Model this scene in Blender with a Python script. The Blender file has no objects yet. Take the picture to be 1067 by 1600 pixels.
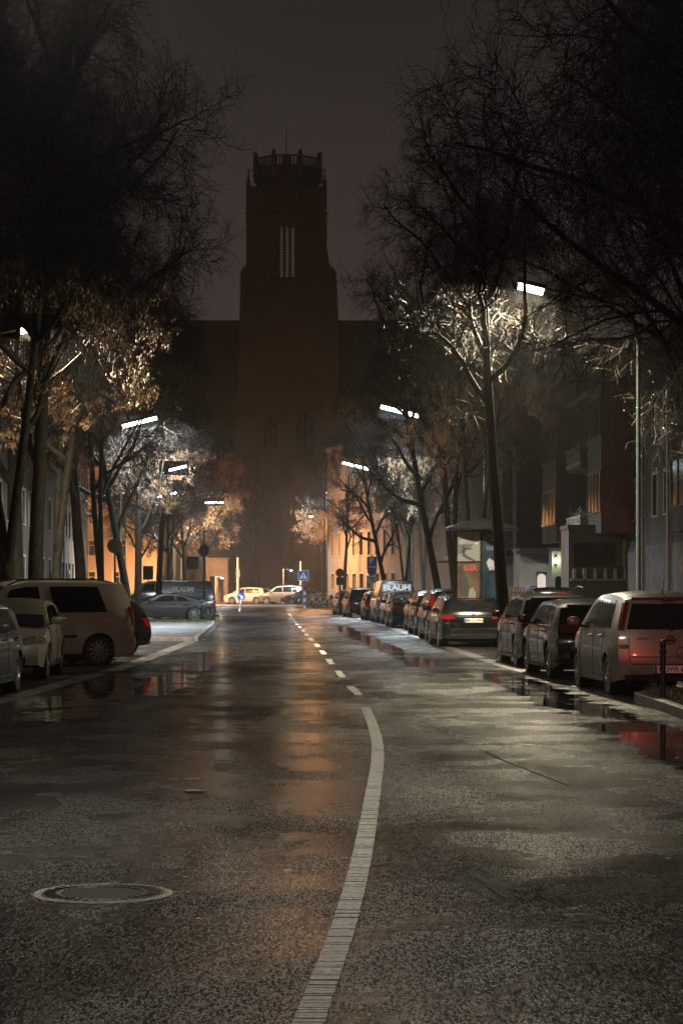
import bpy, bmesh, math, random
import numpy as np
from mathutils import Vector, Matrix, noise

SC = bpy.context.scene
COL = SC.collection
F = 3400.0; CX = 533.5; HY = 915.0; CH = 1.7
R = math.radians

# ------------------------------------------------------------------ camera
cam_d = bpy.data.cameras.new("camera"); cam = bpy.data.objects.new("camera", cam_d); COL.objects.link(cam)
cam.location = (0, 0, CH); cam.rotation_euler = (R(90), 0, 0)
cam_d.sensor_fit = 'VERTICAL'; cam_d.sensor_height = 36.0; cam_d.lens = F / 1600 * 36.0
cam_d.shift_y = (HY - 800) / 1600.0
cam_d.clip_start = 0.1; cam_d.clip_end = 2000
SC.camera = cam

# ------------------------------------------------------------------ night sky (city glow) and exposure
world = bpy.data.worlds.new("World"); SC.world = world; world.use_nodes = True
wt = world.node_tree; wn = wt.nodes; wl = wt.links
bg = wn['Background']
tc = wn.new('ShaderNodeTexCoord'); sx = wn.new('ShaderNodeSeparateXYZ'); wl.new(tc.outputs['Generated'], sx.inputs[0])
rp = wn.new('ShaderNodeValToRGB'); wl.new(sx.outputs['Z'], rp.inputs[0])
rp.color_ramp.elements[0].position = 0.02; rp.color_ramp.elements[0].color = (0.062, 0.046, 0.042, 1)
rp.color_ramp.elements[1].position = 0.30; rp.color_ramp.elements[1].color = (0.0152, 0.0121, 0.0110, 1)
e = rp.color_ramp.elements.new(0.13); e.color = (0.044, 0.034, 0.031, 1)
wl.new(rp.outputs[0], bg.inputs[0]); bg.inputs[1].default_value = 1.0
SC.view_settings.view_transform = 'Standard'; SC.view_settings.look = 'None'
SC.view_settings.exposure = 0.0; SC.view_settings.gamma = 1.0
cy = SC.cycles
cy.use_denoising = True
cy.use_adaptive_sampling = False
cy.denoiser = 'OPENIMAGEDENOISE'; cy.denoising_input_passes = 'RGB_ALBEDO_NORMAL'; cy.denoising_prefilter = 'ACCURATE'
cy.max_bounces = 5; cy.diffuse_bounces = 2; cy.glossy_bounces = 3; cy.transmission_bounces = 2
cy.volume_bounces = 0; cy.transparent_max_bounces = 4; cy.caustics_reflective = False; cy.caustics_refractive = False
cy.sample_clamp_indirect = 1.0; cy.sample_clamp_direct = 12.0; cy.use_light_tree = True

# ------------------------------------------------------------------ helpers
def gx(px, Y): return (px - CX) / F * Y
def gz(py, Y): return CH + (HY - py) / F * Y
def gp(px, py):
    Y = CH * F / (py - HY); return Vector((gx(px, Y), Y, 0))

def tag(o, label=None, cat=None, group=None, kind=None):
    if label: o['label'] = label
    if cat: o['category'] = cat
    if group: o['group'] = group
    if kind: o['kind'] = kind
    return o
def empty(name, loc=(0, 0, 0), rz=0.0, label=None, cat=None, group=None):
    o = bpy.data.objects.new(name, None); COL.objects.link(o)
    o.location = loc; o.rotation_euler = (0, 0, rz); o.empty_display_size = 0.2
    return tag(o, label, cat, group)
def copy_tree(o, parent=None):
    c = o.copy(); COL.objects.link(c); c.parent = parent
    for ch in list(o.children): copy_tree(ch, c)
    return c

class MB:
    """collects simple shapes and links them as ONE mesh object"""
    def __init__(s): s.v = []; s.f = []
    def add(s, vs, fs):
        b = len(s.v); s.v += [tuple(p) for p in vs]; s.f += [tuple(i + b for i in f) for f in fs]; return s
    def box(s, x0, x1, y0, y1, z0, z1):
        v = [(x0,y0,z0),(x1,y0,z0),(x1,y1,z0),(x0,y1,z0),(x0,y0,z1),(x1,y0,z1),(x1,y1,z1),(x0,y1,z1)]
        return s.add(v, [(0,3,2,1),(4,5,6,7),(0,1,5,4),(1,2,6,5),(2,3,7,6),(3,0,4,7)])
    def tube(s, pts, rad, n=8, cap=True):
        pts = [Vector(p) for p in pts]; m = len(pts)
        if not hasattr(rad, '__len__'): rad = [rad] * m
        t0 = (pts[1] - pts[0]).normalized()
        a = t0.orthogonal().normalized(); vs = []
        for i in range(m):
            t = (pts[min(i+1, m-1)] - pts[max(i-1, 0)]).normalized()
            a = (a - t * a.dot(t)).normalized(); b = t.cross(a)
            for k in range(n):
                q = 2 * math.pi * k / n
                vs.append(pts[i] + (a * math.cos(q) + b * math.sin(q)) * rad[i])
        fs = []
        for i in range(m - 1):
            for k in range(n):
                k2 = (k + 1) % n
                fs.append((i*n+k, i*n+k2, (i+1)*n+k2, (i+1)*n+k))
        if cap: fs.append(tuple(range(n-1, -1, -1))); fs.append(tuple(range((m-1)*n, m*n)))
        return s.add(vs, fs)
    def lathe(s, prof, n=24, c=(0,0,0), axis='Z'):
        vs = []; m = len(prof)
        for r, h in prof:
            for k in range(n):
                q = 2*math.pi*k/n; a, b = r*math.cos(q), r*math.sin(q)
                p = (a, b, h) if axis == 'Z' else ((h, a, b) if axis == 'X' else (b, h, a))
                vs.append((p[0]+c[0], p[1]+c[1], p[2]+c[2]))
        fs = [(i*n+k, i*n+(k+1)%n, (i+1)*n+(k+1)%n, (i+1)*n+k) for i in range(m-1) for k in range(n)]
        return s.add(vs, fs)
    def grid(s, fn, nu, nv):
        vs = [fn(i/nu, j/nv) for j in range(nv+1) for i in range(nu+1)]
        fs = [(j*(nu+1)+i, j*(nu+1)+i+1, (j+1)*(nu+1)+i+1, (j+1)*(nu+1)+i) for j in range(nv) for i in range(nu)]
        return s.add(vs, fs)
    def prism(s, poly, fn0, fn1):
        """closed polygon poly (list of 2-tuples) between two mappings"""
        n = len(poly)
        vs = [fn0(*p) for p in poly] + [fn1(*p) for p in poly]
        fs = [tuple(range(n-1,-1,-1)), tuple(range(n, 2*n))] + [(i, (i+1)%n, n+(i+1)%n, n+i) for i in range(n)]
        return s.add(vs, fs)
    def xform(s, M):
        s.v = [tuple(M @ Vector(p)) for p in s.v]; return s
    def build(s, name, mat, parent=None, smooth=False, bevel=0.0, merge=False, kind=None, ang=35):
        me = bpy.data.meshes.new(name); me.from_pydata(s.v, [], s.f); me.validate()
        bm = bmesh.new(); bm.from_mesh(me)
        if merge: bmesh.ops.remove_doubles(bm, verts=bm.verts, dist=0.0005)
        bmesh.ops.recalc_face_normals(bm, faces=bm.faces)
        if smooth:
            for f in bm.faces: f.smooth = True
            for ed in bm.edges:
                if len(ed.link_faces) == 2 and ed.calc_face_angle(0) > R(ang): ed.smooth = False
        bm.to_mesh(me); bm.free()
        me.materials.append(mat)
        o = bpy.data.objects.new(name, me); COL.objects.link(o)
        if parent: o.parent = parent
        if kind: o['kind'] = kind
        if bevel > 0:
            md = o.modifiers.new('bevel', 'BEVEL'); md.width = bevel; md.segments = 2; md.limit_method = 'ANGLE'
        return o

def text_mesh(txt, size, mat, name='lettering', parent=None, loc=(0,0,0), rot=(0,0,0), ext=0.004, sx=1.0, bold=0.0):
    cu = bpy.data.curves.new('t', 'FONT'); cu.body = txt; cu.size = size; cu.extrude = ext; cu.offset = bold
    cu.align_x = 'CENTER'; cu.align_y = 'CENTER'; cu.resolution_u = 3
    o = bpy.data.objects.new('t', cu); COL.objects.link(o)
    bpy.context.view_layer.update()
    dg = bpy.context.evaluated_depsgraph_get()
    me = bpy.data.meshes.new_from_object(o.evaluated_get(dg))
    bpy.data.objects.remove(o); bpy.data.curves.remove(cu)
    me.materials.clear(); me.materials.append(mat)
    r = bpy.data.objects.new(name, me); COL.objects.link(r)
    r.location = loc; r.rotation_euler = rot; r.scale = (sx, 1, 1)
    if parent: r.parent = parent
    return r

# ------------------------------------------------------------------ materials
def new_mat(name):
    m = bpy.data.materials.new(name); m.use_nodes = True
    return m, m.node_tree.nodes, m.node_tree.links, m.node_tree.nodes['Principled BSDF']
def mat(name, col, rough=0.6, metal=0.0, var=0.25, scale=6.0, bump=0.0, bscale=40.0, emit=None, estr=0.0, coat=0.0, rvar=0.0, detail=5, spec=0.5):
    m, n, l, b = new_mat(name)
    t = n.new('ShaderNodeTexCoord'); nz = n.new('ShaderNodeTexNoise'); nz.inputs['Scale'].default_value = scale
    nz.inputs['Detail'].default_value = detail; l.new(t.outputs['Object'], nz.inputs['Vector'])
    cr = n.new('ShaderNodeValToRGB'); l.new(nz.outputs[0], cr.inputs[0])
    lo = [c * (1 - var) for c in col]; hi = [min(1, c * (1 + var)) for c in col]
    cr.color_ramp.elements[0].position = 0.3; cr.color_ramp.elements[0].color = (*lo, 1)
    cr.color_ramp.elements[1].position = 0.7; cr.color_ramp.elements[1].color = (*hi, 1)
    l.new(cr.outputs[0], b.inputs['Base Color'])
    b.inputs['Roughness'].default_value = rough; b.inputs['Metallic'].default_value = metal
    b.inputs['Specular IOR Level'].default_value = spec
    b.inputs['Coat Weight'].default_value = coat; b.inputs['Coat Roughness'].default_value = 0.05
    if rvar:
        mr = n.new('ShaderNodeMapRange'); l.new(nz.outputs[0], mr.inputs[0]); mr.inputs[3].default_value = max(0.02, rough-rvar); mr.inputs[4].default_value = min(1, rough+rvar)
        l.new(mr.outputs[0], b.inputs['Roughness'])
    if bump:
        n2 = n.new('ShaderNodeTexNoise'); n2.inputs['Scale'].default_value = bscale; n2.inputs['Detail'].default_value = 4
        l.new(t.outputs['Object'], n2.inputs['Vector'])
        bp = n.new('ShaderNodeBump'); bp.inputs['Strength'].default_value = bump; bp.inputs['Distance'].default_value = 0.02
        l.new(n2.outputs[0], bp.inputs['Height']); l.new(bp.outputs[0], b.inputs['Normal'])
    if emit:
        b.inputs['Emission Color'].default_value = (*emit, 1); b.inputs['Emission Strength'].default_value = estr
    return m

def brick_mat(name, c1, c2, mortar, sc=1.0, rough=0.75, bw=0.25, bh=0.075, ms=0.012, coord='Object', wet=0.0):
    m, n, l, b = new_mat(name)
    t = n.new('ShaderNodeTexCoord'); mp = n.new('ShaderNodeMapping'); br = n.new('ShaderNodeTexBrick')
    l.new(t.outputs[coord], mp.inputs[0])
    return m, n, l, b, mp, br

def wall_brick(name, c1, c2, mortar, horiz=False, bw=0.25, bh=0.075, ms=0.01, rough=0.8, bump=0.3):
    """bricks in X-Z (walls; box-mapped) or X-Y (paving)"""
    m, n, l, b = new_mat(name)
    t = n.new('ShaderNodeTexCoord'); br = n.new('ShaderNodeTexBrick')
    if horiz: l.new(t.outputs['Object'], br.inputs['Vector'])
    else:
        s = n.new('ShaderNodeSeparateXYZ'); l.new(t.outputs['Object'], s.inputs[0])
        ad = n.new('ShaderNodeMath'); ad.operation = 'ADD'; l.new(s.outputs[0], ad.inputs[0]); l.new(s.outputs[1], ad.inputs[1])
        cb = n.new('ShaderNodeCombineXYZ'); l.new(ad.outputs[0], cb.inputs[0]); l.new(s.outputs[2], cb.inputs[1])
        l.new(cb.outputs[0], br.inputs['Vector'])
    br.inputs['Scale'].default_value = 1.0; br.inputs['Brick Width'].default_value = bw; br.inputs['Row Height'].default_value = bh
    br.inputs['Mortar Size'].default_value = ms; br.inputs['Color1'].default_value = (*c1, 1); br.inputs['Color2'].default_value = (*c2, 1)
    br.inputs['Mortar'].default_value = (*mortar, 1)
    nz = n.new('ShaderNodeTexNoise'); nz.inputs['Scale'].default_value = 0.9; nz.inputs['Detail'].default_value = 6
    l.new(t.outputs['Object'], nz.inputs['Vector'])
    mx = n.new('ShaderNodeMix'); mx.data_type = 'RGBA'; mx.blend_type = 'MULTIPLY'; mx.inputs[0].default_value = 0.6
    cr = n.new('ShaderNodeValToRGB'); cr.color_ramp.elements[0].position = .3; cr.color_ramp.elements[0].color = (.45,.45,.45,1); cr.color_ramp.elements[1].position = .65
    l.new(nz.outputs[0], cr.inputs[0]); l.new(br.outputs['Color'], mx.inputs[6]); l.new(cr.outputs[0], mx.inputs[7])
    l.new(mx.outputs[2], b.inputs['Base Color'])
    mr = n.new('ShaderNodeMapRange'); l.new(nz.outputs[0], mr.inputs[0]); mr.inputs[1].default_value = .35; mr.inputs[2].default_value = .65
    mr.inputs[3].default_value = rough * 0.55; mr.inputs[4].default_value = rough; l.new(mr.outputs[0], b.inputs['Roughness'])
    bp = n.new('ShaderNodeBump'); bp.inputs['Strength'].default_value = bump; bp.inputs['Distance'].default_value = 0.01
    iv = n.new('ShaderNodeMath'); iv.operation = 'SUBTRACT'; iv.inputs[0].default_value = 1; l.new(br.outputs['Fac'], iv.inputs[1])
    l.new(iv.outputs[0], bp.inputs['Height']); l.new(bp.outputs[0], b.inputs['Normal'])
    return m

def asphalt_mat():
    m, n, l, b = new_mat('wet_asphalt')
    N = n.new; t = N('ShaderNodeTexCoord'); P = t.outputs['Object']
    def noise_(scale, detail=4, rough=.5, vec=P, dist=0.0):
        z = N('ShaderNodeTexNoise'); z.inputs['Scale'].default_value = scale; z.inputs['Detail'].default_value = detail
        z.inputs['Roughness'].default_value = rough; z.inputs['Distortion'].default_value = dist; l.new(vec, z.inputs['Vector']); return z.outputs[0]
    def math_(op, a, c=None, clamp=False):
        z = N('ShaderNodeMath'); z.operation = op; z.use_clamp = clamp
        for i, q in enumerate((a, c)):
            if q is None: continue
            if isinstance(q, (int, float)): z.inputs[i].default_value = q
            else: l.new(q, z.inputs[i])
        return z.outputs[0]
    def ramp(v, a, c, lo=0.0, hi=1.0):
        z = N('ShaderNodeMapRange'); z.interpolation_type = 'SMOOTHSTEP'; l.new(v, z.inputs[0])
        z.inputs[1].default_value = a; z.inputs[2].default_value = c; z.inputs[3].default_value = lo; z.inputs[4].default_value = hi; return z.outputs[0]
    sp = N('ShaderNodeSeparateXYZ'); l.new(P, sp.inputs[0]); X, Y = sp.outputs[0], sp.outputs[1]
    def band(xc0, y0, slope, half, ya, yb):
        """water lying along a line x = xc0 + slope*(y-y0) between ya and yb"""
        c = math_('ADD', math_('MULTIPLY', math_('SUBTRACT', Y, y0), slope), xc0)
        d = math_('ABSOLUTE', math_('SUBTRACT', X, c))
        w = ramp(d, half * 0.35, half * 1.25, 1.0, 0.0)
        e1 = ramp(Y, ya - 3, ya + 3); e2 = ramp(Y, yb - 5, yb + 5, 1.0, 0.0)
        return math_('MULTIPLY', w, math_('MULTIPLY', e1, e2))
    bands = [band(3.45, 26, -0.035, 0.75, 16.5, 44),     # in front of the right parked cars
             band(1.55, 52, -0.045, 0.55, 45, 95),       # inside the right lane beyond the seam
             band(-3.1, 45, 0.0, 0.6, 33, 60),          # left puddle
             band(-3.9, 33, -0.04, 0.8, 27, 42),
             band(-1.3, 24, 0.02, .3, 15, 34)]
    wgt = bands[0]
    for q in bands[1:4]: wgt = math_('MAXIMUM', wgt, q)
    wgt = math_('MAXIMUM', wgt, math_('MULTIPLY', bands[4], 0.45))
    big = noise_(0.55, 5, .6, dist=.6); mid = noise_(2.6, 4, .6)
    nn = math_('ADD', math_('MULTIPLY', big, .65), math_('MULTIPLY', mid, .35))
    thr = math_('ADD', nn, math_('MULTIPLY', wgt, 0.26))
    pud = ramp(thr, 0.685, 0.71)
    damp = ramp(thr, 0.44, 0.70)
    # stones
    fine = noise_(170, 3, .7); stone = N('ShaderNodeTexVoronoi'); stone.inputs['Scale'].default_value = 120; l.new(P, stone.inputs['Vector'])
    coarse = noise_(38, 3, .6)
    agg = N('ShaderNodeTexVoronoi'); agg.inputs['Scale'].default_value = 95; l.new(P, agg.inputs['Vector'])
    sc = N('ShaderNodeSeparateColor'); l.new(agg.outputs['Color'], sc.inputs[0])
    cr = N('ShaderNodeValToRGB'); l.new(sc.outputs[0], cr.inputs[0])
    cr.color_ramp.elements[0].position = 0.0; cr.color_ramp.elements[0].color = (.003,.003,.003,1)
    cr.color_ramp.elements[1].position = 1.0; cr.color_ramp.elements[1].color = (.022,.021,.019,1)
    e = cr.color_ramp.elements.new(.72); e.color = (.008,.0075,.007,1)
    pat = N('ShaderNodeMix'); pat.data_type = 'RGBA'; pat.blend_type = 'MULTIPLY'; pat.inputs[0].default_value = .7
    pr = N('ShaderNodeValToRGB'); l.new(noise_(.35, 2, .5), pr.inputs[0]); pr.color_ramp.elements[0].position = .34; pr.color_ramp.elements[0].color = (.4,.4,.4,1); pr.color_ramp.elements[1].position = .62
    l.new(cr.outputs[0], pat.inputs[6]); l.new(pr.outputs[0], pat.inputs[7])
    dk = N('ShaderNodeMix'); dk.data_type = 'RGBA'; l.new(pud, dk.inputs[0]); l.new(pat.outputs[2], dk.inputs[6]); dk.inputs[7].default_value = (.012,.012,.012,1)
    l.new(dk.outputs[2], b.inputs['Base Color'])
    # stones glint one by one: reflectance differs from grain to grain at three sizes
    def streak(kx_, ky_, seed):
        mp = N('ShaderNodeMapping'); mp.inputs['Scale'].default_value = (kx_, ky_, 1); mp.inputs['Location'].default_value = (seed, seed*2, 0); l.new(P, mp.inputs[0])
        v = N('ShaderNodeTexVoronoi'); v.inputs['Scale'].default_value = 1.0; l.new(mp.outputs[0], v.inputs['Vector'])
        c_ = N('ShaderNodeSeparateColor'); l.new(v.outputs['Color'], c_.inputs[0]); return c_.outputs[0]
    a_ = math_('POWER', streak(150, 40, 0), 4.0); b_ = math_('POWER', streak(95, 16, 7), 4.0); c_ = math_('POWER', streak(30, 2.2, 3), 5.0)
    gl = math_('ADD', math_('ADD', math_('MULTIPLY', a_, 1.9), .12), math_('MULTIPLY', b_, .6))
    mp2 = N('ShaderNodeMapping'); mp2.inputs['Scale'].default_value = (1, .22, 1); l.new(P, mp2.inputs[0])
    wear = ramp(noise_(.7, 2, .5, vec=mp2.outputs[0], dist=.3), .36, .64, .45, 1.45)
    gl = math_('MULTIPLY', gl, wear)
    gm_ = N('ShaderNodeMix'); gm_.data_type = 'FLOAT'; l.new(pud, gm_.inputs[0]); gm_.inputs[2].default_value = .6; gm_.inputs[3].default_value = .5
    l.new(gm_.outputs[0], b.inputs['Specular IOR Level'])
    # roughness: damp stone .5, wet film .3, standing water .02
    patch = noise_(0.8, 3, .5, dist=.2)
    r0 = ramp(patch, .35, .65, .20, .36)
    r1 = math_('SUBTRACT', r0, math_('MULTIPLY', damp, .07))
    rr = N('ShaderNodeMix'); rr.data_type = 'FLOAT'; l.new(pud, rr.inputs[0]); l.new(r1, rr.inputs[2]); rr.inputs[3].default_value = .03
    l.new(rr.outputs[0], b.inputs['Roughness'])
    hgt = math_('ADD', math_('ADD', math_('MULTIPLY', stone.outputs['Distance'], -.9), math_('MULTIPLY', fine, .8)), math_('MULTIPLY', coarse, .2))
    bp = N('ShaderNodeBump'); bp.inputs['Distance'].default_value = 0.0032; l.new(hgt, bp.inputs['Height'])
    st = ramp(pud, 0, 1, 1.0, 0.0); st = math_('SUBTRACT', st, math_('MULTIPLY', damp, .1), True); l.new(st, bp.inputs['Strength'])
    wv = N('ShaderNodeBump'); wv.inputs['Distance'].default_value = .02; wv.inputs['Strength'].default_value = .25
    l.new(noise_(1.1, 3, .5), wv.inputs['Height']); l.new(wv.outputs[0], bp.inputs['Normal'])
    l.new(bp.outputs[0], b.inputs['Normal'])
    # dry hollow grains between the wet ones barely shine
    df = N('ShaderNodeBsdfDiffuse'); l.new(dk.outputs[2], df.inputs['Color']); l.new(bp.outputs[0], df.inputs['Normal'])
    mxs = N('ShaderNodeMixShader'); fac = math_('MAXIMUM', math_('MULTIPLY', gl, 1.1, False), math_('MULTIPLY', pud, 1.0), True)
    l.new(fac, mxs.inputs[0]); l.new(df.outputs[0], mxs.inputs[1]); l.new(b.outputs[0], mxs.inputs[2]); l.new(mxs.outputs[0], n['Material Output'].inputs['Surface'])
    return m

def paint(name, col, metal=0.35, rough=0.28, var=.08, drops=0.05):
    return mat(name, col, rough, metal, var, 3.0, bump=drops, bscale=55.0, coat=0.8)

M = {}
M['road'] = asphalt_mat()
M['line'] = mat('worn_white_marking', (.42,.41,.38), .5, 0, .45, 30, bump=.8, bscale=26)
M['seam'] = mat('bitumen_seam', (.006,.006,.006), .75, 0, .3, 20, bump=.3)
M['slab'] = wall_brick('pavement_slabs', (.045,.043,.04), (.028,.027,.026), (.03,.03,.03), True, .6, .4, .012, .55)
M['cobble'] = wall_brick('gutter_setts', (.05,.048,.045), (.025,.024,.022), (.02,.02,.02), True, .22, .15, .02, .45, .8)
M['kerb'] = mat('kerb_stone', (.10,.095,.088), .5, 0, .35, 9, bump=.4, bscale=60)
M['soil'] = mat('damp_soil', (.022,.024,.012), .9, 0, .5, 12, bump=.8, bscale=30)
M['grass'] = mat('grass_blades', (.045,.075,.02), .5, 0, .5, 3)
M['leaf_litter'] = mat('fallen_leaf', (.16,.085,.03), .45, 0, .5, 5)
M['iron'] = mat('wet_glint_iron', (.30,.29,.27), .24, .85, .4, 30, bump=.35, bscale=120)  # glint put into the raised base colour of the wet rims
M['dark_iron'] = mat('dark_cast_iron', (.03,.03,.03), .3, .7, .4, 30, bump=.3, bscale=120)
M['concrete'] = mat('cover_concrete', (.010,.010,.009), .7, 0, .4, 22, bump=.6, bscale=80)
M['bark'] = mat('wet_bark', (.014,.013,.010), .7, 0, .55, 7, bump=1.0, bscale=22, spec=.08)
M['bark_green'] = mat('mossy_bark', (.015,.021,.011), .7, 0, .5, 5, bump=1.0, bscale=22, spec=.08)
M['twig'] = mat('wet_twig', (.015,.012,.009), .45, 0, .4, 3, spec=.25)
M['leaf'] = mat('dry_linden_leaf', (.13,.07,.03), .5, 0, .45, 1.2)
M['leaf_pale'] = mat('dry_pale_bract', (.27,.20,.12), .4, 0, .35, 1.5)
M['drop'] = mat('water_drop', (.8,.8,.8), .05, 0, .05, 3, coat=1.0)
M['pole'] = mat('green_grey_pole', (.018,.028,.022), .4, .2, .3, 6)
M['dark_metal'] = mat('black_metal', (.02,.02,.02), .35, .5, .3, 8)
M['grey_metal'] = mat('grey_metal', (.30,.30,.30), .35, .8, .2, 8)
M['glass'] = mat('dark_car_glass', (.006,.007,.007), .04, 0, .1, 2, coat=1.0)
M['tyre'] = mat('wet_tyre', (.015,.015,.015), .45, 0, .3, 20, bump=.3)
M['rim'] = mat('alloy_rim', (.42,.41,.38), .25, .85, .2, 20)
M['black_plastic'] = mat('black_trim', (.012,.012,.012), .35, 0, .2, 10)
M['seamline'] = mat('panel_gap', (.004,.004,.004), .8, 0, .1, 10)
M['tail'] = mat('red_lamp_lens', (.13,.003,.004), .12, 0, .35, 40, coat=1, emit=(1,.02,.02), estr=0.0)
M['headlight'] = mat('headlamp_glass', (.22,.21,.2), .08, .4, .7, 45, coat=1, bump=.8, bscale=40)
M['amber'] = mat('amber_lens', (.5,.14,.02), .12, 0, .3, 40, coat=1)
M['chrome'] = mat('chrome_trim', (.6,.6,.6), .12, 1, .1, 5)
M['plate'] = mat('plate_white', (.62,.60,.56), .35, 0, .05, 5)
M['plate_blue'] = mat('plate_blue', (.02,.05,.35), .35, 0, .1, 5)
M['ink'] = mat('black_ink', (.01,.01,.01), .5, 0, .1, 5)
M['white_ink'] = mat('white_ink', (.5,.5,.5), .45, 0, .08, 5)
M['grey_ink'] = mat('grey_ink', (.25,.25,.27), .45, 0, .2, 5)
M['red_ink'] = mat('red_ink', (.35,.02,.02), .45, 0, .2, 5)
M['pane'] = mat('dark_window_pane', (.006,.006,.006), .15, 0, .2, 2, spec=.2)
# ================================================================== ground, road, kerbs
def sheet(name, poly, z, m, kind='structure', cut=2.0):
    o = MB().add([(x, y, z) for x, y in poly], [tuple(range(len(poly)))]).build(name, m, kind=kind); return o
# a single road sheet reaches past everything that can be seen
sheet('ground', [(-190,-40),(190,-40),(190,430),(-190,430)], -0.012, M['soil'])
sheet('road', [(-40,-30),(40,-30),(40,262),(-40,262)], 0.0, M['road'])

RK = [(8,4.75),(20,4.4),(26.9,4.28),(31.2,4.15),(36.1,3.92),(41.3,3.58),(45.5,3.30),(57.8,2.83),(75,2.30),(96.3,1.55),(110,.95),(120,.30),(131,-.35),(140,-.4)]
LK = [(8,-5.3),(20,-5.1),(31,-4.88),(44.5,-4.36),(62.8,-4.35),(69.6,-4.45),(82.6,-4.9),(109,-5.95),(126,-6.9),(140,-8.2)]
def kx(tab, y): return float(np.interp(y, [a for a, _ in tab], [b for _, b in tab]))
def ribbon(mb, tab, d0, d1, z, ya, yb, step=2.0, th=None):
    ys = list(np.arange(ya, yb, step)) + [yb]
    for a, b in zip(ys[:-1], ys[1:]):
        p = [(kx(tab,a)+d0, a), (kx(tab,a)+d1, a), (kx(tab,b)+d1, b), (kx(tab,b)+d0, b)]
        if th is None: mb.add([(x,y,z) for x,y in p], [(0,1,2,3)])
        else: mb.add([(x,y,z-th) for x,y in p]+[(x,y,z) for x,y in p], [(4,5,6,7),(0,4,7,3),(1,2,6,5)] + ([(0,1,5,4)] if a == ya else []) + ([(3,7,6,2)] if b == yb else []))
    return mb
ribbon(MB(), RK, 0.0, 0.34, 0.004, 8, 131).build('gutter', M['cobble'], kind='structure')
ribbon(MB(), LK, -0.36, 0.0, 0.004, 20, 138).build('gutter', M['cobble'], kind='structure')
# raised pavements behind the parking bays
def kerbed(name, poly, m, h=0.12, kw=0.14, km=None):
    """pavement slab with a proud kerb stone round it"""
    n = len(poly); c = Vector((sum(p[0] for p in poly)/n, sum(p[1] for p in poly)/n))
    s = MB().add([(x,y,h-.004) for x,y in poly], [tuple(range(n))]).build(name, m, kind='structure')
    k = MB()
    for i in range(n):
        a = Vector(poly[i]); b = Vector(poly[(i+1)%n]); d = (b-a).normalized(); nn = Vector((d.y,-d.x))
        if nn.dot((a+b)/2 - c) < 0: nn = -nn
        L = (b-a).length; q = 0.0
        while q < L - .01:
            e = min(q+1.0, L); a0 = a + d*(q+.006); a1 = a + d*(e-.006); q = e
            v = [a0, a1, a1+nn*kw, a0+nn*kw]
            k.add([(p.x,p.y,-.01) for p in v]+[(p.x,p.y,h+.003) for p in v], [(0,3,2,1),(4,5,6,7),(0,1,5,4),(1,2,6,5),(2,3,7,6),(3,0,4,7)])
    k.build('kerb', M['kerb'], kind='structure', bevel=.015)
    return s
kerbed('pavement', [(RKx, y) for RKx, y in [(6.75,-20),(6.75,20)]] + [(kx(RK,y)+2.45, y) for y in (26,36,46,58,75,96,110,128)] + [(30,128),(30,-20)], M['slab'])
kerbed('pavement', [(-9.9,-20),(-9.9,62),(-11.2,130),(-30,130),(-30,-20)], M['slab'])
# build-outs: paved left one with a strip of grass, grassy right one at the bollard
kerbed('pavement', [(-4.55,67.0),(-5.5,92.0),(-9.6,92.0),(-9.2,67.0)], M['slab'], .11)
kerbed('grass_bed', [(-5.55,92.6),(-5.8,97.5),(-9.6,97.5),(-9.6,92.6)], M['soil'], .13)
kerbed('grass_bed', [(4.52,20.0),(4.42,31.9),(5.0,33.0),(6.4,33.0),(6.5,20.0)], M['soil'], .14)
kerbed('grass_bed', [(-6.75,118.0),(-7.3,124.0),(-10.5,124.0),(-10.5,118.0)], M['soil'], .13)
# far side of the junction: island and church forecourt
kerbed('pavement', [(-12.5,176),(-3.2,176),(-3.6,181),(-12,181)], M['slab'], .1)
kerbed('pavement', [(-60,212),(60,212),(60,262),(-60,262)], M['slab'], .1)
kerbed('pavement', [(0.6,142.5),(12,142.5),(14,190),(-.6,190)], M['slab'], .1)
kerbed('pavement', [(-11.2,141),(-30,141),(-30,190),(-16,190)], M['slab'], .1)

def grass(name, areas, n, h, seed):
    rnd = random.Random(seed); mb = MB()
    for (x0,x1,y0,y1,z) in areas:
        for i in range(n):
            x = rnd.uniform(x0,x1); y = rnd.uniform(y0,y1); a = rnd.uniform(0,6.28); hh = h*rnd.uniform(.5,1.3); w = .006
            dx, dy = math.cos(a)*w, math.sin(a)*w; lx, ly = rnd.uniform(-.04,.04), rnd.uniform(-.04,.04)
            mb.add([(x-dx,y-dy,z),(x+dx,y+dy,z),(x+lx,y+ly,z+hh)], [(0,1,2)])
    return tag(mb.build(name, M['grass']), 'short wet grass growing in the kerbed beds beside the parked cars', 'grass', None, 'stuff')
grass('grass', [(4.55,6.4,24,32.8,.136),(-9.5,-5.7,92.8,97.4,.126),(-10.4,-7.0,118.2,123.8,.126)], 9000, .07, 3)

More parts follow.
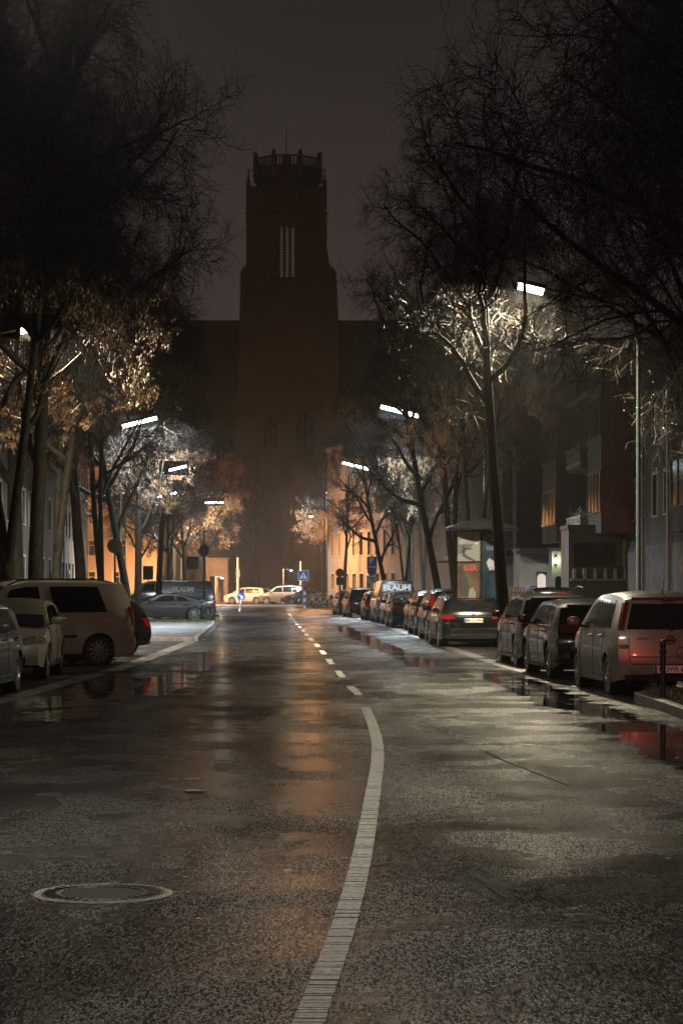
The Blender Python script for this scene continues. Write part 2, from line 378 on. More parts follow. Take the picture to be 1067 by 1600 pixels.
# centre line: curved solid marking of ribbed blocks, then dashes
solid = [(482,1600),(516,1506),(530,1474),(559,1370),(572,1306),(583,1237),(590,1192),(589.5,1158),(580.5,1128),(571,1106)]
sp = [gp(*q) for q in solid]
sp = [Vector((sp[0].x-(sp[1].x-sp[0].x)*2.2, sp[0].y-(sp[1].y-sp[0].y)*2.2,0))] + sp
def dense(ps, step):
    Ys = [p.y for p in ps]; Xs = [p.x for p in ps]
    ys = np.arange(Ys[0], Ys[-1], .05); xs = np.interp(ys, Ys, Xs)
    k = np.ones(41)/41; xs2 = np.convolve(np.pad(xs, 20, 'edge'), k, 'valid')
    return ys, xs2
ys_, xs_ = dense(sp, .05)
def marking(mb, ya, yb, w, rnd, bh=.0, xoff=0):
    y = ya
    while y < yb:
        ln = rnd.uniform(.03,.11) if bh else (yb-ya)
        y2 = min(y+ln, yb); xa = float(np.interp(y, ys_, xs_)); xb = float(np.interp(y2, ys_, xs_))
        j = rnd.uniform(-.001,.001); ww = w/2 + rnd.uniform(-.0025,.0015); g = (rnd.choice((0,.004,.009,.016))) if bh else 0
        h = .004 + (rnd.uniform(0,.004) if bh else 0)
        v = [(xa-ww+j,y+g),(xa+ww+j,y+g),(xb+ww+j,y2-rnd.uniform(0,.004)),(xb-ww+j,y2)]
        mb.add([(a,b,.001) for a,b in v]+[(a,b,h+.001) for a,b in v], [(4,5,6,7),(0,1,5,4),(1,2,6,5),(2,3,7,6),(3,0,4,7)])
        y = y2
rnd = random.Random(5)
mb = MB(); marking(mb, float(ys_[0]), float(ys_[-1]), .125, rnd, 1); mb.build('road_marking', M['line'], kind='structure')
cl = [(34.2,.26),(36.5,.15),(41.9,-.03),(48.2,-.24),(55,-.46),(62.8,-.72),(69.6,-1.0),(75,-1.2),(82.6,-1.45),(96,-1.98),(115,-2.6),(135,-3.3)]
ys_ = np.array([a for a,_ in cl]); xs_ = np.array([b for _,b in cl])
mb = MB()
y = 33.7
while y < 130:
    q = y; 
    while q < y+3.0: marking(mb, q, min(q+.5, y+3.0), .13, rnd); q += .5
    y += 6.7
mb.build('road_marking', M['line'], kind='structure')
# seams in the asphalt
def seam(pts, w, seed):
    rn = random.Random(seed); m_ = MB(); ps = [gp(*p) for p in pts]; out = []
    for a, b in zip(ps[:-1], ps[1:]):
        n = max(2, int((b-a).length/.12))
        for i in range(n):
            p = a.lerp(b, i/n); out.append(p + Vector((rn.uniform(-.012,.012), rn.uniform(-.012,.012), 0)))
    for a, b in zip(out[:-1], out[1:]):
        d = (b-a).normalized(); s = Vector((-d.y, d.x, 0))*w*rn.uniform(.25,.8)
        m_.add([a-s+Vector((0,0,.003)), b-s+Vector((0,0,.003)), b+s+Vector((0,0,.003)), a+s+Vector((0,0,.003))], [(0,1,2,3)])
    return m_.build('tar_seam', M['seam'], kind='structure')
seam([(235,1048.5),(420,1049.5),(600,1051),(742,1054)], .13, 1)
seam([(592,1052),(612,1098),(700,1148),(790,1190),(890,1229)], .028, 2)
seam([(610,1162),(820,1163.5)], .05, 4)
seam([(730,1360),(762,1384),(800,1410)], .03, 6)
# gully-free trail of fallen leaves
mb = MB(); rnd = random.Random(9)
def litter(mb, x, y, z, s):
    a = rnd.uniform(0,6.28); t = rnd.uniform(.0,.5); c, si = math.cos(a)*s, math.sin(a)*s
    mb.add([(x-c,y-si,z),(x+si*.55,y-c*.55,z+s*t),(x+c,y+si,z+.002),(x-si*.55,y+c*.55,z+s*t*.6)], [(0,1,2,3)])
for i in range(420):
    yy = 8 + rnd.random()**1.4*60
    if rnd.random() < .45: xx = rnd.uniform(-4.6, 4.2)
    elif rnd.random() < .5: xx = kx(RK, yy) - abs(rnd.gauss(0,.5))
    else: xx = kx(LK, yy) + abs(rnd.gauss(0,.7))
    litter(mb, xx, yy, .006, rnd.uniform(.012,.032))
tag(mb.build('fallen_leaves', M['leaf_litter']), 'small brown leaves scattered over the wet asphalt', 'leaves', None, 'stuff')

# manhole cover and two small valve caps
mh = empty('manhole_cover', (gx(160,12.0), 12.0, 0), 0, 'large round iron manhole cover with bright rim in the left lane', 'manhole')
MB().lathe([(.39,.0),(.388,.004),(.375,.008),(.345,.008),(.34,.003),(.31,.003)], 72).build('frame', M['iron'], mh, smooth=True)
m_ = MB().lathe([(.335,.001),(.334,.007),(.30,.009),(.235,.009),(.23,.004),(.0,.004)], 72)
for k in range(36):
    a = 2*math.pi*k/36; c, s = math.cos(a), math.sin(a)
    m_.add([(c*.25-s*.008, s*.25+c*.008, .0092),(c*.325-s*.008, s*.325+c*.008,.0092),(c*.325+s*.008, s*.325-c*.008,.0092),(c*.25+s*.008, s*.25-c*.008,.0092),
            (c*.255-s*.006, s*.255+c*.006, .015),(c*.32-s*.006, s*.32+c*.006,.015),(c*.32+s*.006, s*.32-c*.006,.015),(c*.255+s*.006, s*.255-c*.006,.015)],
           [(4,5,6,7),(0,1,5,4),(1,2,6,5),(2,3,7,6),(3,0,4,7)])
m_.build('lid', M['dark_iron'], mh, smooth=True, ang=25)
MB().lathe([(.228,.0045),(.2,.006),(.0,.0065)], 48).build('concrete_fill', M['concrete'], mh, smooth=True)
vc = empty('valve_cap', (gx(305,18.0), 18.0, 0), 0, 'small dark oval valve cap behind the manhole in the left lane', 'valve cap')
MB().lathe([(.085,0),(.085,.008),(.07,.012),(.065,.006),(.0,.008)], 32).build('frame', M['iron'], vc, smooth=True)
m_ = MB(); m_.box(-.03,.03,-.008,.008,.006,.013); m_.build('lifting_bar', M['iron'], vc)

# ================================================================== street lamps
def emis(name, col, s):
    m, n, l, b = new_mat(name); b.inputs['Base Color'].default_value = (.8,.8,.8,1)
    b.inputs['Emission Color'].default_value = (*col,1); b.inputs['Emission Strength'].default_value = min(s, 14)
    m.cycles.emission_sampling = 'NONE'
    return (m, col, s)
def lamp_light(kind, parent, col, power, loc, rot=(0,0,0), size=(.6,.3), radius=.1, name='lamp_light', spread=R(180)):
    d = bpy.data.lights.new(name, kind); d.color = col; d.energy = power
    if kind == 'AREA': d.shape = 'RECTANGLE'; d.size, d.size_y = size; d.spread = spread
    else: d.shadow_soft_size = radius
    if kind == 'SPOT': d.spot_size = R(50); d.spot_blend = .6
    o = bpy.data.objects.new(name, d); COL.objects.link(o); o.parent = parent; o.location = loc; o.rotation_euler = rot
    return o
ECOOL = emis('cool_tube_light', (.88,.96,1.0), 4200)
EWARM = emis('warm_tube_light', (1.0,.86,.60), 5600)
EWARM2 = emis('dim_warm_tube_light', (1.0,.90,.76), 360)
ESOD = emis('sodium_light', (1.0,.42,.13), 2200)
ESOD2 = emis('added_sodium_light', (1.0,.42,.14), 7500)
def tube_lamp(xl, Y, h, side, arm, e, length, label, tilt=R(14), flat=False, group='street lamps with long tubes along the road'):
    """side=+1: the pole stands right of the luminaire"""
    r = empty('street_lamp', (xl + side*(arm), Y, 0), 0, label, 'street lamp', group)
    MB().tube([(0,0,0),(0,0,.9),(0,0,.95),(0,0,h-1.6)], [.085,.085,.06,.05], 12).build('pole', M['pole'], r, smooth=True)
    zt = h; x1 = -side*(arm-length/2)
    pts = [(0,0,h-1.6)]
    for i in range(1,9):
        a = i/8*math.pi/2
        pts.append((-side*.55*(1-math.cos(a)), 0, h-1.6+(h-.35-(h-1.6)-.1)*math.sin(a)))
    pts.append((x1, 0, zt-math.sin(tilt)*length/2 - 0.0))
    MB().tube(pts, [.05]*5+[.042]*(len(pts)-5), 8).build('arm', M['pole'], r, smooth=True)
    # luminaire tilted upward toward the road
    def T(mbb):
        return mbb.xform(Matrix.Translation((-side*arm,0,zt)) @ Matrix.Rotation(side*tilt, 4, 'Y'))
    hl = length/2
    prof = [(-.20,-.02),(-.20,.01),(-.13,.07),(-.05,.11),(.05,.11),(.13,.07),(.20,.01),(.20,-.02),(.12,0),(-.12,0)]
    k = MB().prism(prof, lambda y,z: (-hl-.05,y,z), lambda y,z: (hl+.05,y,z)); T(k).build('housing', M['grey_metal'], r)
    pr = [(-.11,-.003),(-.06,-.15),(.06,-.15),(.11,-.003)]
    if flat: pr = [(-.19,-.003),(-.185,-.02),(.185,-.02),(.19,-.003)]
    k = MB().prism(pr, lambda y,z: (-hl,y,z), lambda y,z: (hl,y,z)); T(k).build('diffuser', e[0], r)
    zb_ = -.155 if not flat else -.03
    c_ = Vector((-side*arm,0,zt)) + Matrix.Rotation(side*tilt, 3, 'Y') @ Vector((0,0,zb_))
    lamp_light('AREA', r, e[1], e[2], c_, (0, side*tilt, 0), (length*.96, .11 if not flat else .3), spread=R(162) if not flat else R(170))
    return r
LP = []
def L_(px, py, h, side, arm, e, ln, label, tilt=R(14)):
    Y = (h - CH) * F / (HY - py); LP.append(Y)
    return tube_lamp(gx(px, Y), Y, h, side, arm, e, ln, label, tilt)
L_(830,447,9.0, 1,2.6,EWARM,.62,'warm glowing lamp high on the right in front of the near bare branches')
L_(625,640,9.0, 1,3.5,ECOOL,1.6,'longest white tube lamp on the right with pale dry leaves around it')
L_(556,726,9.0, 1,3.4,ECOOL,1.6,'white tube lamp on the right, middle one of the three right tubes')
L_(521,772,9.0, 1,3.7,ECOOL,1.5,'lowest and farthest white tube lamp of the right row, above the orange lit house')
L_(48,510,9.0, -1,2.7,EWARM,.62,'warm glowing lamp among orange lit leaves at the left edge')
L_(218,657,9.0, -1,3.3,ECOOL,1.55,'white tube lamp hanging half hidden in leafy twigs on the left')
L_(272,731,9.0, -1,3.3,ECOOL,1.55,'white tube lamp on the left just above and right of a smaller one')
L_(261,772,9.0, -1,3.3,ECOOL,1.5,'smallest tube lamp on the left, showing through bare twigs')
L_(335,784,9.0, -1,3.5,ECOOL,1.55,'level white tube lamp left of the dark church front', tilt=R(1))
# the same row goes on behind the photographer
tube_lamp(2.6, 15.0, 9.0, 1, 2.6, EWARM2, .62, 'warm street lamp standing nearest the viewer on the right kerb', R(4), True)
tube_lamp(-2.9, 24.0, 9.0, -1, 2.7, EWARM2, .62, 'warm street lamp standing nearest the viewer on the left kerb', R(4), True)

def sodium(x, Y, h, label, arm=-1.2, e=None, r_=.17, glow=0):
    r = empty('street_lamp', (x - arm, Y, 0), 0, label, 'street lamp', 'orange street lamps at the junction')
    MB().tube([(0,0,0),(0,0,1),(0,0,1.05),(0,0,h-.1)], [.08,.08,.055,.045], 10).build('pole', M['pole'], r, smooth=True)
    MB().tube([(0,0,h-.15),(arm*.25,0,h+.1),(arm*.8,0,h+.16)], .03, 8).build('arm', M['pole'], r, smooth=True)
    MB().lathe([(0,.24),(.1,.2),(.2,.1),(.22,.0),(.2,-.01)], 20, (arm,0,h)).build('housing', M['grey_metal'], r, smooth=True)
    MB().lathe([(.0,-.13),(.09,-.11),(.155,-.04),(r_,.0)], 14, (arm,0,h-.012)).build('diffuser', (e or ESOD)[0], r, smooth=True)
    lamp_light('AREA', r, (e or ESOD)[1], (e or ESOD)[2], (arm,0,h-.20), size=(.3,.3), spread=R(168))
    if glow: lamp_light('POINT', r, (1.0,.45,.16), glow, (arm,0,h-.30), radius=.12)
    return r
sodium(gx(486,165), 165, gz(806,165), 'orange sodium lamp glowing beside a lit branch left of the orange house', glow=1800)
sodium(gx(296,186), 186, 7.6, 'orange lamp hidden behind the glowing orange tree on the left', arm=1.2)
sodium(gx(640,176), 168, 7.5, 'orange lamp behind the leaning trunks of the right row', arm=1.4)
sodium(gx(235,192), 192, 8.2, 'added unseen orange lamp across the junction behind the left row of trunks', arm=1.2, e=ESOD2, glow=5000)  # this and the next three are added, unseen, to brighten the mist
sodium(gx(150,188), 188, 8.0, 'added unseen orange lamp at the far left of the cross street behind dark trunks', arm=1.2, e=ESOD2)
sodium(gx(524,245), 245, 8.0, 'added unseen orange lamp in the cross street behind the corner house', arm=1.2, e=ESOD2, glow=5000)
sodium(gx(304,200), 200, 7.0, 'added unseen orange lamp close to the church wall behind the orange leaves', arm=1.2, e=ESOD2, glow=5000)
ESM = emis('small_white_light', (1,.85,.62), 300)
def small_lamp(px, py, Y, label, arm, s=.06):
    h = gz(py, Y)
    r = empty('street_lamp', (gx(px,Y)-arm, Y, 0), 0, label, 'street lamp', 'small lamps before the church')
    MB().tube([(0,0,0),(0,0,h+.15)], [.06,.045], 8).build('pole', mat('pale_post', (.3,.26,.2), .5), r, smooth=True)
    MB().tube([(0,0,h+.1),(arm,0,h+.1)], .025, 6).build('arm', M['grey_metal'], r)
    MB().lathe([(0,.10),(.12,.06),(.16,.0)], 12, (arm,0,h)).build('housing', M['grey_metal'], r, smooth=True)
    MB().lathe([(.15,-.002),(.11,-.05),(0,-.07)], 10, (arm,0,h)).build('diffuser', ESM[0], r, smooth=True)
    lamp_light('POINT', r, ESM[1], 400, (arm,0,h-.16), radius=.06)
small_lamp(347,903,190,'small white lamp on a pale post before the church door',.55)
small_lamp(455,891,205,'small lamp with pale head on a post above the far parked cars',.75)
# ================================================================== cars
def smooth_fn(pts, k=.10):
    xs = [p[0] for p in pts]; zs = [p[1] for p in pts]
    g = np.linspace(xs[0], xs[-1], 400); v = np.interp(g, xs, zs); w = max(1, int(k/(g[1]-g[0])))
    kk = np.ones(2*w+1)/(2*w+1); v = np.convolve(np.pad(v, w, 'edge'), kk, 'valid'); v = np.convolve(np.pad(v, w, 'edge'), kk, 'valid')
    return lambda x: float(np.interp(x, g, v))

SHAPES = {
 # y measured from the rear bumper; top profile; rear inset by height; windows (rear bottom, rear top, front bottom, front top)
 'mpv':  dict(L=4.05,W=1.69,H=1.62,belt=.98,top=[(0,1.52),(.25,1.58),(1.2,1.62),(2.1,1.60),(2.55,1.50),(3.35,1.03),(3.8,.92),(4.05,.74)],
              rear=[(.2,.06),(.45,0),(.62,.0),(.95,.06),(1.3,.16),(1.62,.30)], wb=(3.42,2.5), win=[(.62,.72,1.02,1.04),(1.08,1.10,1.85,1.92),(1.92,1.98,2.95,2.55)], r=.305, wy=(.72,3.35), glass=(1.03,1.47,.86)),
 'estate': dict(L=4.75,W=1.82,H=1.46,belt=.93,top=[(0,1.34),(.4,1.40),(1.5,1.46),(2.5,1.45),(2.9,1.38),(3.75,.95),(4.3,.86),(4.75,.68)],
              rear=[(.2,.08),(.45,0),(.68,.0),(.95,.08),(1.2,.26),(1.46,.52)], wb=(3.8,2.85), win=[(.72,.98,1.28,1.34),(1.34,1.40,2.15,2.2),(2.22,2.27,3.3,2.9)], r=.33, wy=(.92,3.75), glass=(1.0,1.33,.80)),
 'hatch': dict(L=4.0,W=1.70,H=1.47,belt=.93,top=[(0,1.32),(.3,1.41),(1.2,1.47),(2.0,1.45),(2.4,1.38),(3.2,.97),(3.65,.86),(4.0,.68)],
              rear=[(.2,.08),(.45,0),(.62,.0),(.92,.10),(1.2,.30),(1.47,.55)], wb=(3.25,2.35), win=[(.68,.86,1.60,1.62),(1.68,1.70,2.8,2.4)], r=.31, wy=(.70,3.22), glass=(.98,1.32,.80)),
 'suv':  dict(L=4.4,W=1.82,H=1.66,belt=1.03,top=[(0,1.54),(.3,1.60),(1.4,1.66),(2.3,1.64),(2.7,1.56),(3.5,1.10),(4.0,1.0),(4.4,.82)],
              rear=[(.25,.08),(.5,0),(.75,.0),(1.0,.06),(1.35,.22),(1.66,.42)], wb=(3.55,2.65), win=[(.55,.72,1.15,1.2),(1.22,1.28,2.05,2.1),(2.12,2.17,3.1,2.7)], r=.35, wy=(.85,3.5), glass=(1.08,1.50,.82)),
 'boxvan': dict(L=4.4,W=1.79,H=1.82,belt=1.08,top=[(0,1.76),(.2,1.80),(1.4,1.82),(2.4,1.81),(2.9,1.70),(3.45,1.16),(3.9,1.04),(4.4,.80)],
              rear=[(.25,.05),(.5,0),(.8,.0),(1.1,.03),(1.5,.10),(1.82,.22)], wb=(3.55,2.85), win=[(.62,.78,1.78,1.86),(2.06,2.10,3.05,2.72)], r=.325, wy=(.82,3.5), glass=(1.12,1.62,.84)),
 'bigvan': dict(L=4.9,W=1.90,H=1.97,belt=1.12,top=[(0,1.90),(.2,1.95),(1.8,1.97),(3.2,1.95),(3.7,1.84),(4.3,1.22),(4.6,1.05),(4.9,.85)],
              rear=[(.25,.05),(.5,0),(.9,.0),(1.2,.02),(1.6,.08),(1.97,.20)], wb=(4.35,3.65), win=[(3.0,3.05,3.95,3.6)], r=.345, wy=(.98,3.98), glass=(1.2,1.66,.80)),
 'coupe': dict(L=4.62,W=1.85,H=1.37,belt=.90,top=[(0,.98),(.45,1.02),(.75,1.08),(1.5,1.31),(2.1,1.37),(2.55,1.34),(3.5,.93),(4.2,.84),(4.62,.64)],
              rear=[(.2,.1),(.45,0),(.7,.0),(.9,.03),(1.1,.1)], wb=(3.5,2.55), win=[(1.05,1.45,1.75,1.82),(1.85,1.9,3.05,2.55)], r=.335, wy=(.95,3.7), glass=None),
 'saloon': dict(L=4.65,W=1.80,H=1.43,belt=.93,top=[(0,1.05),(.5,1.10),(.95,1.16),(1.5,1.38),(2.1,1.43),(2.7,1.40),(3.6,.96),(4.2,.87),(4.65,.68)],
              rear=[(.2,.1),(.45,0),(.7,.0),(.95,.03),(1.1,.08)], wb=(3.65,2.7), win=[(1.0,1.35,1.95,2.0),(2.02,2.07,3.15,2.72)], r=.325, wy=(.95,3.65), glass=None),
}

def wheel(parent, x, y, r, side, rim='spokes', nsp=7, rm=None, w=.20):
    t = MB(); o = w/2
    t.lathe([(r*.66,-o),(r*.92,-o),(r*.99,-o*.75),(r,-o*.3),(r,o*.3),(r*.99,o*.75),(r*.92,o),(r*.66,o)], 40, (x,y,r), 'X')
    to = t.build('wheel', M['tyre'], parent, smooth=True)
    q = MB(); xo = x + side*(o-.015); n = 40
    q.lathe([(r*.68, xo-x+side*.012),(r*.63, xo-x+side*.010),(r*.60, xo-x-side*.03)], n, (x,y,r), 'X')
    MB().lathe([(r*.66, xo-x-side*.045),(.001, xo-x-side*.05)], 30, (x,y,r), 'X').build('wheel_well_disc', M['black_plastic'], to)
    for k in range(nsp):
        a = 2*math.pi*(k+.3)/nsp; c, s = math.cos(a), math.sin(a); w0, w1 = r*.085, r*(.07 if nsp > 6 else .12)
        f = lambda rr, ww, dx: (xo + side*dx, y + c*rr - s*ww, r + s*rr + c*ww)
        q.add([f(r*.08,-w0,.01), f(r*.08,w0,.01), f(r*.64,w1,.0), f(r*.64,-w1,.0), f(r*.08,-w0,-.03), f(r*.08,w0,-.03), f(r*.64,w1,-.04), f(r*.64,-w1,-.04)],
              [(0,1,2,3),(4,7,6,5),(0,4,5,1),(2,6,7,3),(1,5,6,2),(0,3,7,4)])
    q.lathe([(r*.13, xo-x+side*.004),(r*.11, xo-x+side*.014),(0.001, xo-x+side*.016)], 16, (x,y,r), 'X')
    q.build('rim', rm or M['rim'], to, smooth=True)
    return to

def car(kind, label, cat, pm, rl=None, rot=0.0, corner='RL', nsp=7, name='parked_car', group='cars parked along the kerb',
        tails=None, plate=None, badge=None, rails=False, heads=True, spoiler=True, detail=1, winmat=None, rear_glass=True, side_win=None,
        tailmat=None, wrap=True, scale=1.0, antenna=False, mould=False, chromeline=False, exhaust=False, boot=None):
    S = SHAPES[kind]; L, W, H, belt = S['L'], S['W'], S['H'], S['belt']
    top = smooth_fn(S['top'], .11); rin = smooth_fn(S['rear'], .04)
    yf = smooth_fn([(.2,.10),(.42,.0),(.62,.02),(.95,.10)], .04)
    r = S['r']; Ra = r + .055; c0 = .20
    def zb(y):
        z = c0 if .35 < y < L-.35 else c0 + .06*(1 - min(y, L-y)/.35)
        for w in S['wy']:
            d = abs(y-w)
            if d < Ra: z = max(z, r + math.sqrt(Ra*Ra - d*d))
        return z
    def hw(y, z):
        a = W/2
        a *= 1 - .13*max(0, 1-(L-y)/.95)**2 - .06*max(0, 1-y/.55)**2
        if z <= belt:
            t = (.62-z)/.42 if z < .62 else (z-.62)/(belt-.62)
            a *= 1 - (.045 if z < .62 else .035)*t*t
            for w in S['wy']:
                d = abs(y-w)
                if d < Ra+.16 and z < r*2+.25: a += .022*max(0, 1-((d-Ra*.2)/(Ra+.16-Ra*.2))**2 if d > Ra*.2 else 1)*max(0, min(1, (r*2+.28-z)/.2))
            return a
        t = (z-belt)/(H-belt)
        return a*.965 - (.05 + (H-belt)*.17)*t - .05*t*t
    def zedge(y): return top(y) - .055
    def zbelt(y): return min(belt + .03*(1-y/L), top(y) - .115)
    def crown(f): return .055*abs(f)**3.2
    FR = [1, .95, .86, .7, .45, .2, 0]
    ns = 84; B = MB(); rows = []
    nlow, nup = 8, 5
    ys = np.linspace(0, 1, ns+1)
    NV = nlow + nup + len(FR)
    def section(u):
        y0 = u*L; out = []
        z0 = zb(y0); zt = max(zbelt(y0), z0+.02)
        zs = [z0 + (zt-z0)*(i/nlow) for i in range(nlow)] + [zt + (zedge(y0)-zt)*(i/nup) for i in range(nup+1)]
        def Y(z): return rin(z)*(1-u)**1 * (1 if u < 1 else 0) + u*(L - yf(z))
        for z in zs: y = Y(z); out.append((hw(y0 if 0.1 < u < .9 else y, z), y, z))
        he = out[-1][0]
        for f in FR[1:]:
            z = top(y0) - crown(f); out.append((he*f, Y(z), z))
        # under-body
        out = [(out[0][0]*.9, out[0][1], z0+.01)] + out
        return out
    secs = [section(float(u)) for u in ys]; nrow = len(secs[0])
    # close centre-line: mirror
    vs = []; fs = []
    full = []
    for s in secs:
        full.append([(-p[0], p[1], p[2]) for p in s] + [(p[0], p[1], p[2]) for p in s[-2::-1]])
    nf = len(full[0])
    for s in full: vs += s
    for i in range(ns):
        for k in range(nf-1): fs.append((i*nf+k, i*nf+k+1, (i+1)*nf+k+1, (i+1)*nf+k))
        fs.append((i*nf+nf-1, i*nf, (i+1)*nf, (i+1)*nf+nf-1))
    B.add(vs, fs)
    def bulge(f, s): return s*(1-abs(f)**2.4)
    nc = 14
    for u, sgn, bs in ((0, -1, .07), (1, 1, .12)):
        sec = section(u)[:1+nlow+nup+1]
        g = []
        for (h, y, z) in sec:
            for j in range(nc+1):
                f = -1 + 2*j/nc; g.append((f*h, y + sgn*bulge(f, bs), z + (crown(1)-crown(f) if z > zedge(u*L)-.001 else 0)))
        ffs = [(i*(nc+1)+j, i*(nc+1)+j+1, (i+1)*(nc+1)+j+1, (i+1)*(nc+1)+j) for i in range(len(sec)-1) for j in range(nc)]
        B.add(g, ffs)
        # top closing strip to the roof centre fan
        last = len(sec)-1; he, ye, ze = sec[-1]
        tp = [g[last*(nc+1)+j] for j in range(nc+1)]
        rf = [(-1+2*j/nc) for j in range(nc+1)]
        rr = []
        for f in rf:
            z = top(u*L) - crown(f); y = (rin(z) if u == 0 else L - yf(z)); rr.append((he*f, y, z))
        B.add(tp + rr, [(j, j+1, nc+1+j+1, nc+1+j) for j in range(nc)])
    W0 = empty(name, (0,0,0), 0, label, cat, group)
    B.build('body', pm, W0, smooth=True, merge=True, ang=50)
    # surfaces for details
    def side(y, z, sg, off=.006):
        return (sg*(hw(y, z)+off), y, z)
    def rear(f, z, off=.006):
        y = rin(z); return (f*hw(y, z), y - bulge(f, .07) - off, z)
    def front(f, z, off=.006):
        y = L - yf(z); return (f*hw(y, z), y + bulge(f, .12) + off, z)
    gm = winmat or M['glass']
    wins = side_win if side_win is not None else S['win']
    for sg in (-1, 1):
        for (b0, t0, b1, t1) in wins:
            def fn(u, v):
                y = (b0+(b1-b0)*u)*(1-v) + (t0+(t1-t0)*u)*v
                zlo = zbelt(y)+.035; zhi = max(zlo+.005, top(y)-.135)
                z = zlo + (zhi-zlo)*v
                # soft corners
                return side(y, z, sg, .007)
            MB().grid(fn, 12, 8).build('side_window', gm, W0, smooth=True)
            if chromeline:
                MB().tube([side(b0+(b1-b0)*u-.02*(1-u), zbelt(b0+(b1-b0)*u)+.022, sg, .004) for u in np.linspace(0,1,8)], .007, 5).build('window_trim', M['chrome'], W0)
                MB().tube([side(t0+(t1-t0)*u, top(t0+(t1-t0)*u)-.125, sg, .004) for u in np.linspace(0,1,8)], .007, 5).build('window_trim', M['chrome'], W0)
        # door gaps
        dg = MB(); edges = sorted({round(w[2],2) for w in wins})
        xs = [ (w[2]+.03) for w in wins ] + [S['wb'][0]-.32]
        for xg in xs:
            if any(abs(xg-w) < Ra*.75 for w in S['wy']): continue
            pts = [side(xg, z, sg, .001) for z in np.linspace(zb(xg)+.06, zbelt(xg), 10)]
            dg.tube(pts, .0055, 4)
        pts = [side(y, c0+.10, sg, .001) for y in np.linspace(S['wy'][0]+Ra+.04, S['wy'][1]-Ra-.04, 12)]
        dg.tube(pts, .005, 4); dg.build('door_gap', M['seamline'], W0)
        sk = MB(); sk.grid(lambda u, v: side(S['wy'][0]+Ra+.01+(S['wy'][1]-S['wy'][0]-2*Ra-.02)*u, c0-.01+.075*v, sg, .012), 10, 2); sk.build('sill_trim', M['black_plastic'] if kind != 'mpv' else pm, W0, smooth=True)
        if mould:
            MB().grid(lambda u, v: side(S['wy'][0]+Ra+.12+(S['wy'][1]-S['wy'][0]-2*Ra-.2)*u, .60+.06*v, sg, .016), 10, 2).build('side_moulding', M['black_plastic'], W0, smooth=True)
        for w in wins[-2:]:
            yh = w[0]+.18 if kind != 'boxvan' or w is wins[-1] else w[2]-.12
            a = side(yh, zbelt(yh)-.09, sg, .0)
            h = MB(); h.tube([(a[0], yh-.09, a[2]), (a[0]+sg*.035, yh-.06, a[2]), (a[0]+sg*.035, yh+.06, a[2]), (a[0], yh+.09, a[2])], .013, 8)
            h.build('door_handle', pm if kind != 'coupe' else M['chrome'], W0, smooth=True)
        # mirrors
        ym = S['wb'][0]-.42; a = side(ym, zbelt(ym)+.06, sg, 0)
        mm = MB(); mm.tube([(a[0]-sg*.01, ym, a[2]-.02),(a[0]+sg*.10, ym-.01, a[2]+.01)], .022, 6)
        mm.build('mirror_arm', M['black_plastic'], W0)
        mm = MB(); cxm = a[0]+sg*.155; 
        def mf(u, v, cxm=cxm, ym=ym, zc=a[2]+.06):
            th = u*2*math.pi; ph = (v-.5)*math.pi
            q = lambda t: math.copysign(abs(t)**.6, t)
            return (cxm + .105*q(math.cos(ph))*q(math.cos(th)), ym + .055*q(math.cos(ph))*q(math.sin(th)), zc + .075*q(math.sin(ph)))
        mm.grid(mf, 16, 10); mm.build('wing_mirror', pm, W0, smooth=True, merge=True, ang=60)
        for w in S['wy']:
            wheel(W0, sg*(W/2-.115), w, r, sg, nsp=nsp)
        for w in S['wy']:   # dark inner arch
            MB().lathe([(Ra-.004, -.22),(Ra-.004, .0)], 30, (sg*(hw(w,.5)-.05) if sg>0 else sg*(hw(w,.5)-.05)+.22, w, r), 'X').build('wheel_arch', M['black_plastic'], W0, smooth=True)
    # windscreen
    wb, wtp = S['wb']
    def wsf(u, v):
        f = (-1+2*u)*.93; y = wb + (wtp-wb)*v
        z = top(y) - crown(f) + .006; return (f*hw(y, zedge(y)), y + .006*(1), z)
    MB().grid(wsf, 14, 10).build('windscreen', gm, W0, smooth=True)
    # rear window
    if S['glass'] and rear_glass:
        z0, z1, fw = S['glass']
        MB().grid(lambda u, v: rear((-1+2*u)*fw*(1-.04*v), z0+(z1-z0)*v), 14, 8).build('rear_window', gm, W0, smooth=True)
        wp = MB(); wp.tube([rear(.0, z0-.02, .02), rear(.12, z0+.03, .02), rear(.55, z0+.05, .02)], .01, 6); wp.build('rear_wiper', M['black_plastic'], W0)
    elif not S['glass']:
        y0, y1 = S['top'][2][0]+.02, S['top'][3][0]-.02
        MB().grid(lambda u, v: ((-1+2*u)*.86*hw(y0, zedge(y0)), y0+(y1-y0)*v, top(y0+(y1-y0)*v)-crown((-1+2*u)*.86)+.007), 12, 8).build('rear_window', gm, W0, smooth=True)
    # spoiler lip above the rear window
    if spoiler and S['glass']:
        zt = H-.10
        MB().grid(lambda u, v: rear((-1+2*u)*.88, zt-.04*v, .03+.05*(1-v)), 12, 2).build('roof_spoiler', pm, W0, smooth=True)
        MB().grid(lambda u, v: rear((-1+2*u)*.16, zt-.045-.02*v, .075), 6, 2).build('brake_light', M['tail'], W0)
    # tailgate gap, bumper and lower trim
    tg = MB(); zt0 = .50; fg = .80
    pts = [rear(-fg, min(belt, .9), .001)] + [rear(-fg, z, .001) for z in np.linspace(.85, zt0+.05, 6)] + [rear(-fg+.05, zt0, .001)] + [rear(f, zt0, .001) for f in np.linspace(-.7,.7,10)] + [rear(fg-.05, zt0, .001)] + [rear(fg, z, .001) for z in np.linspace(zt0+.05, .85, 6)]
    tg.tube(pts, .007, 4); tg.build('tailgate_gap', M['seamline'], W0)
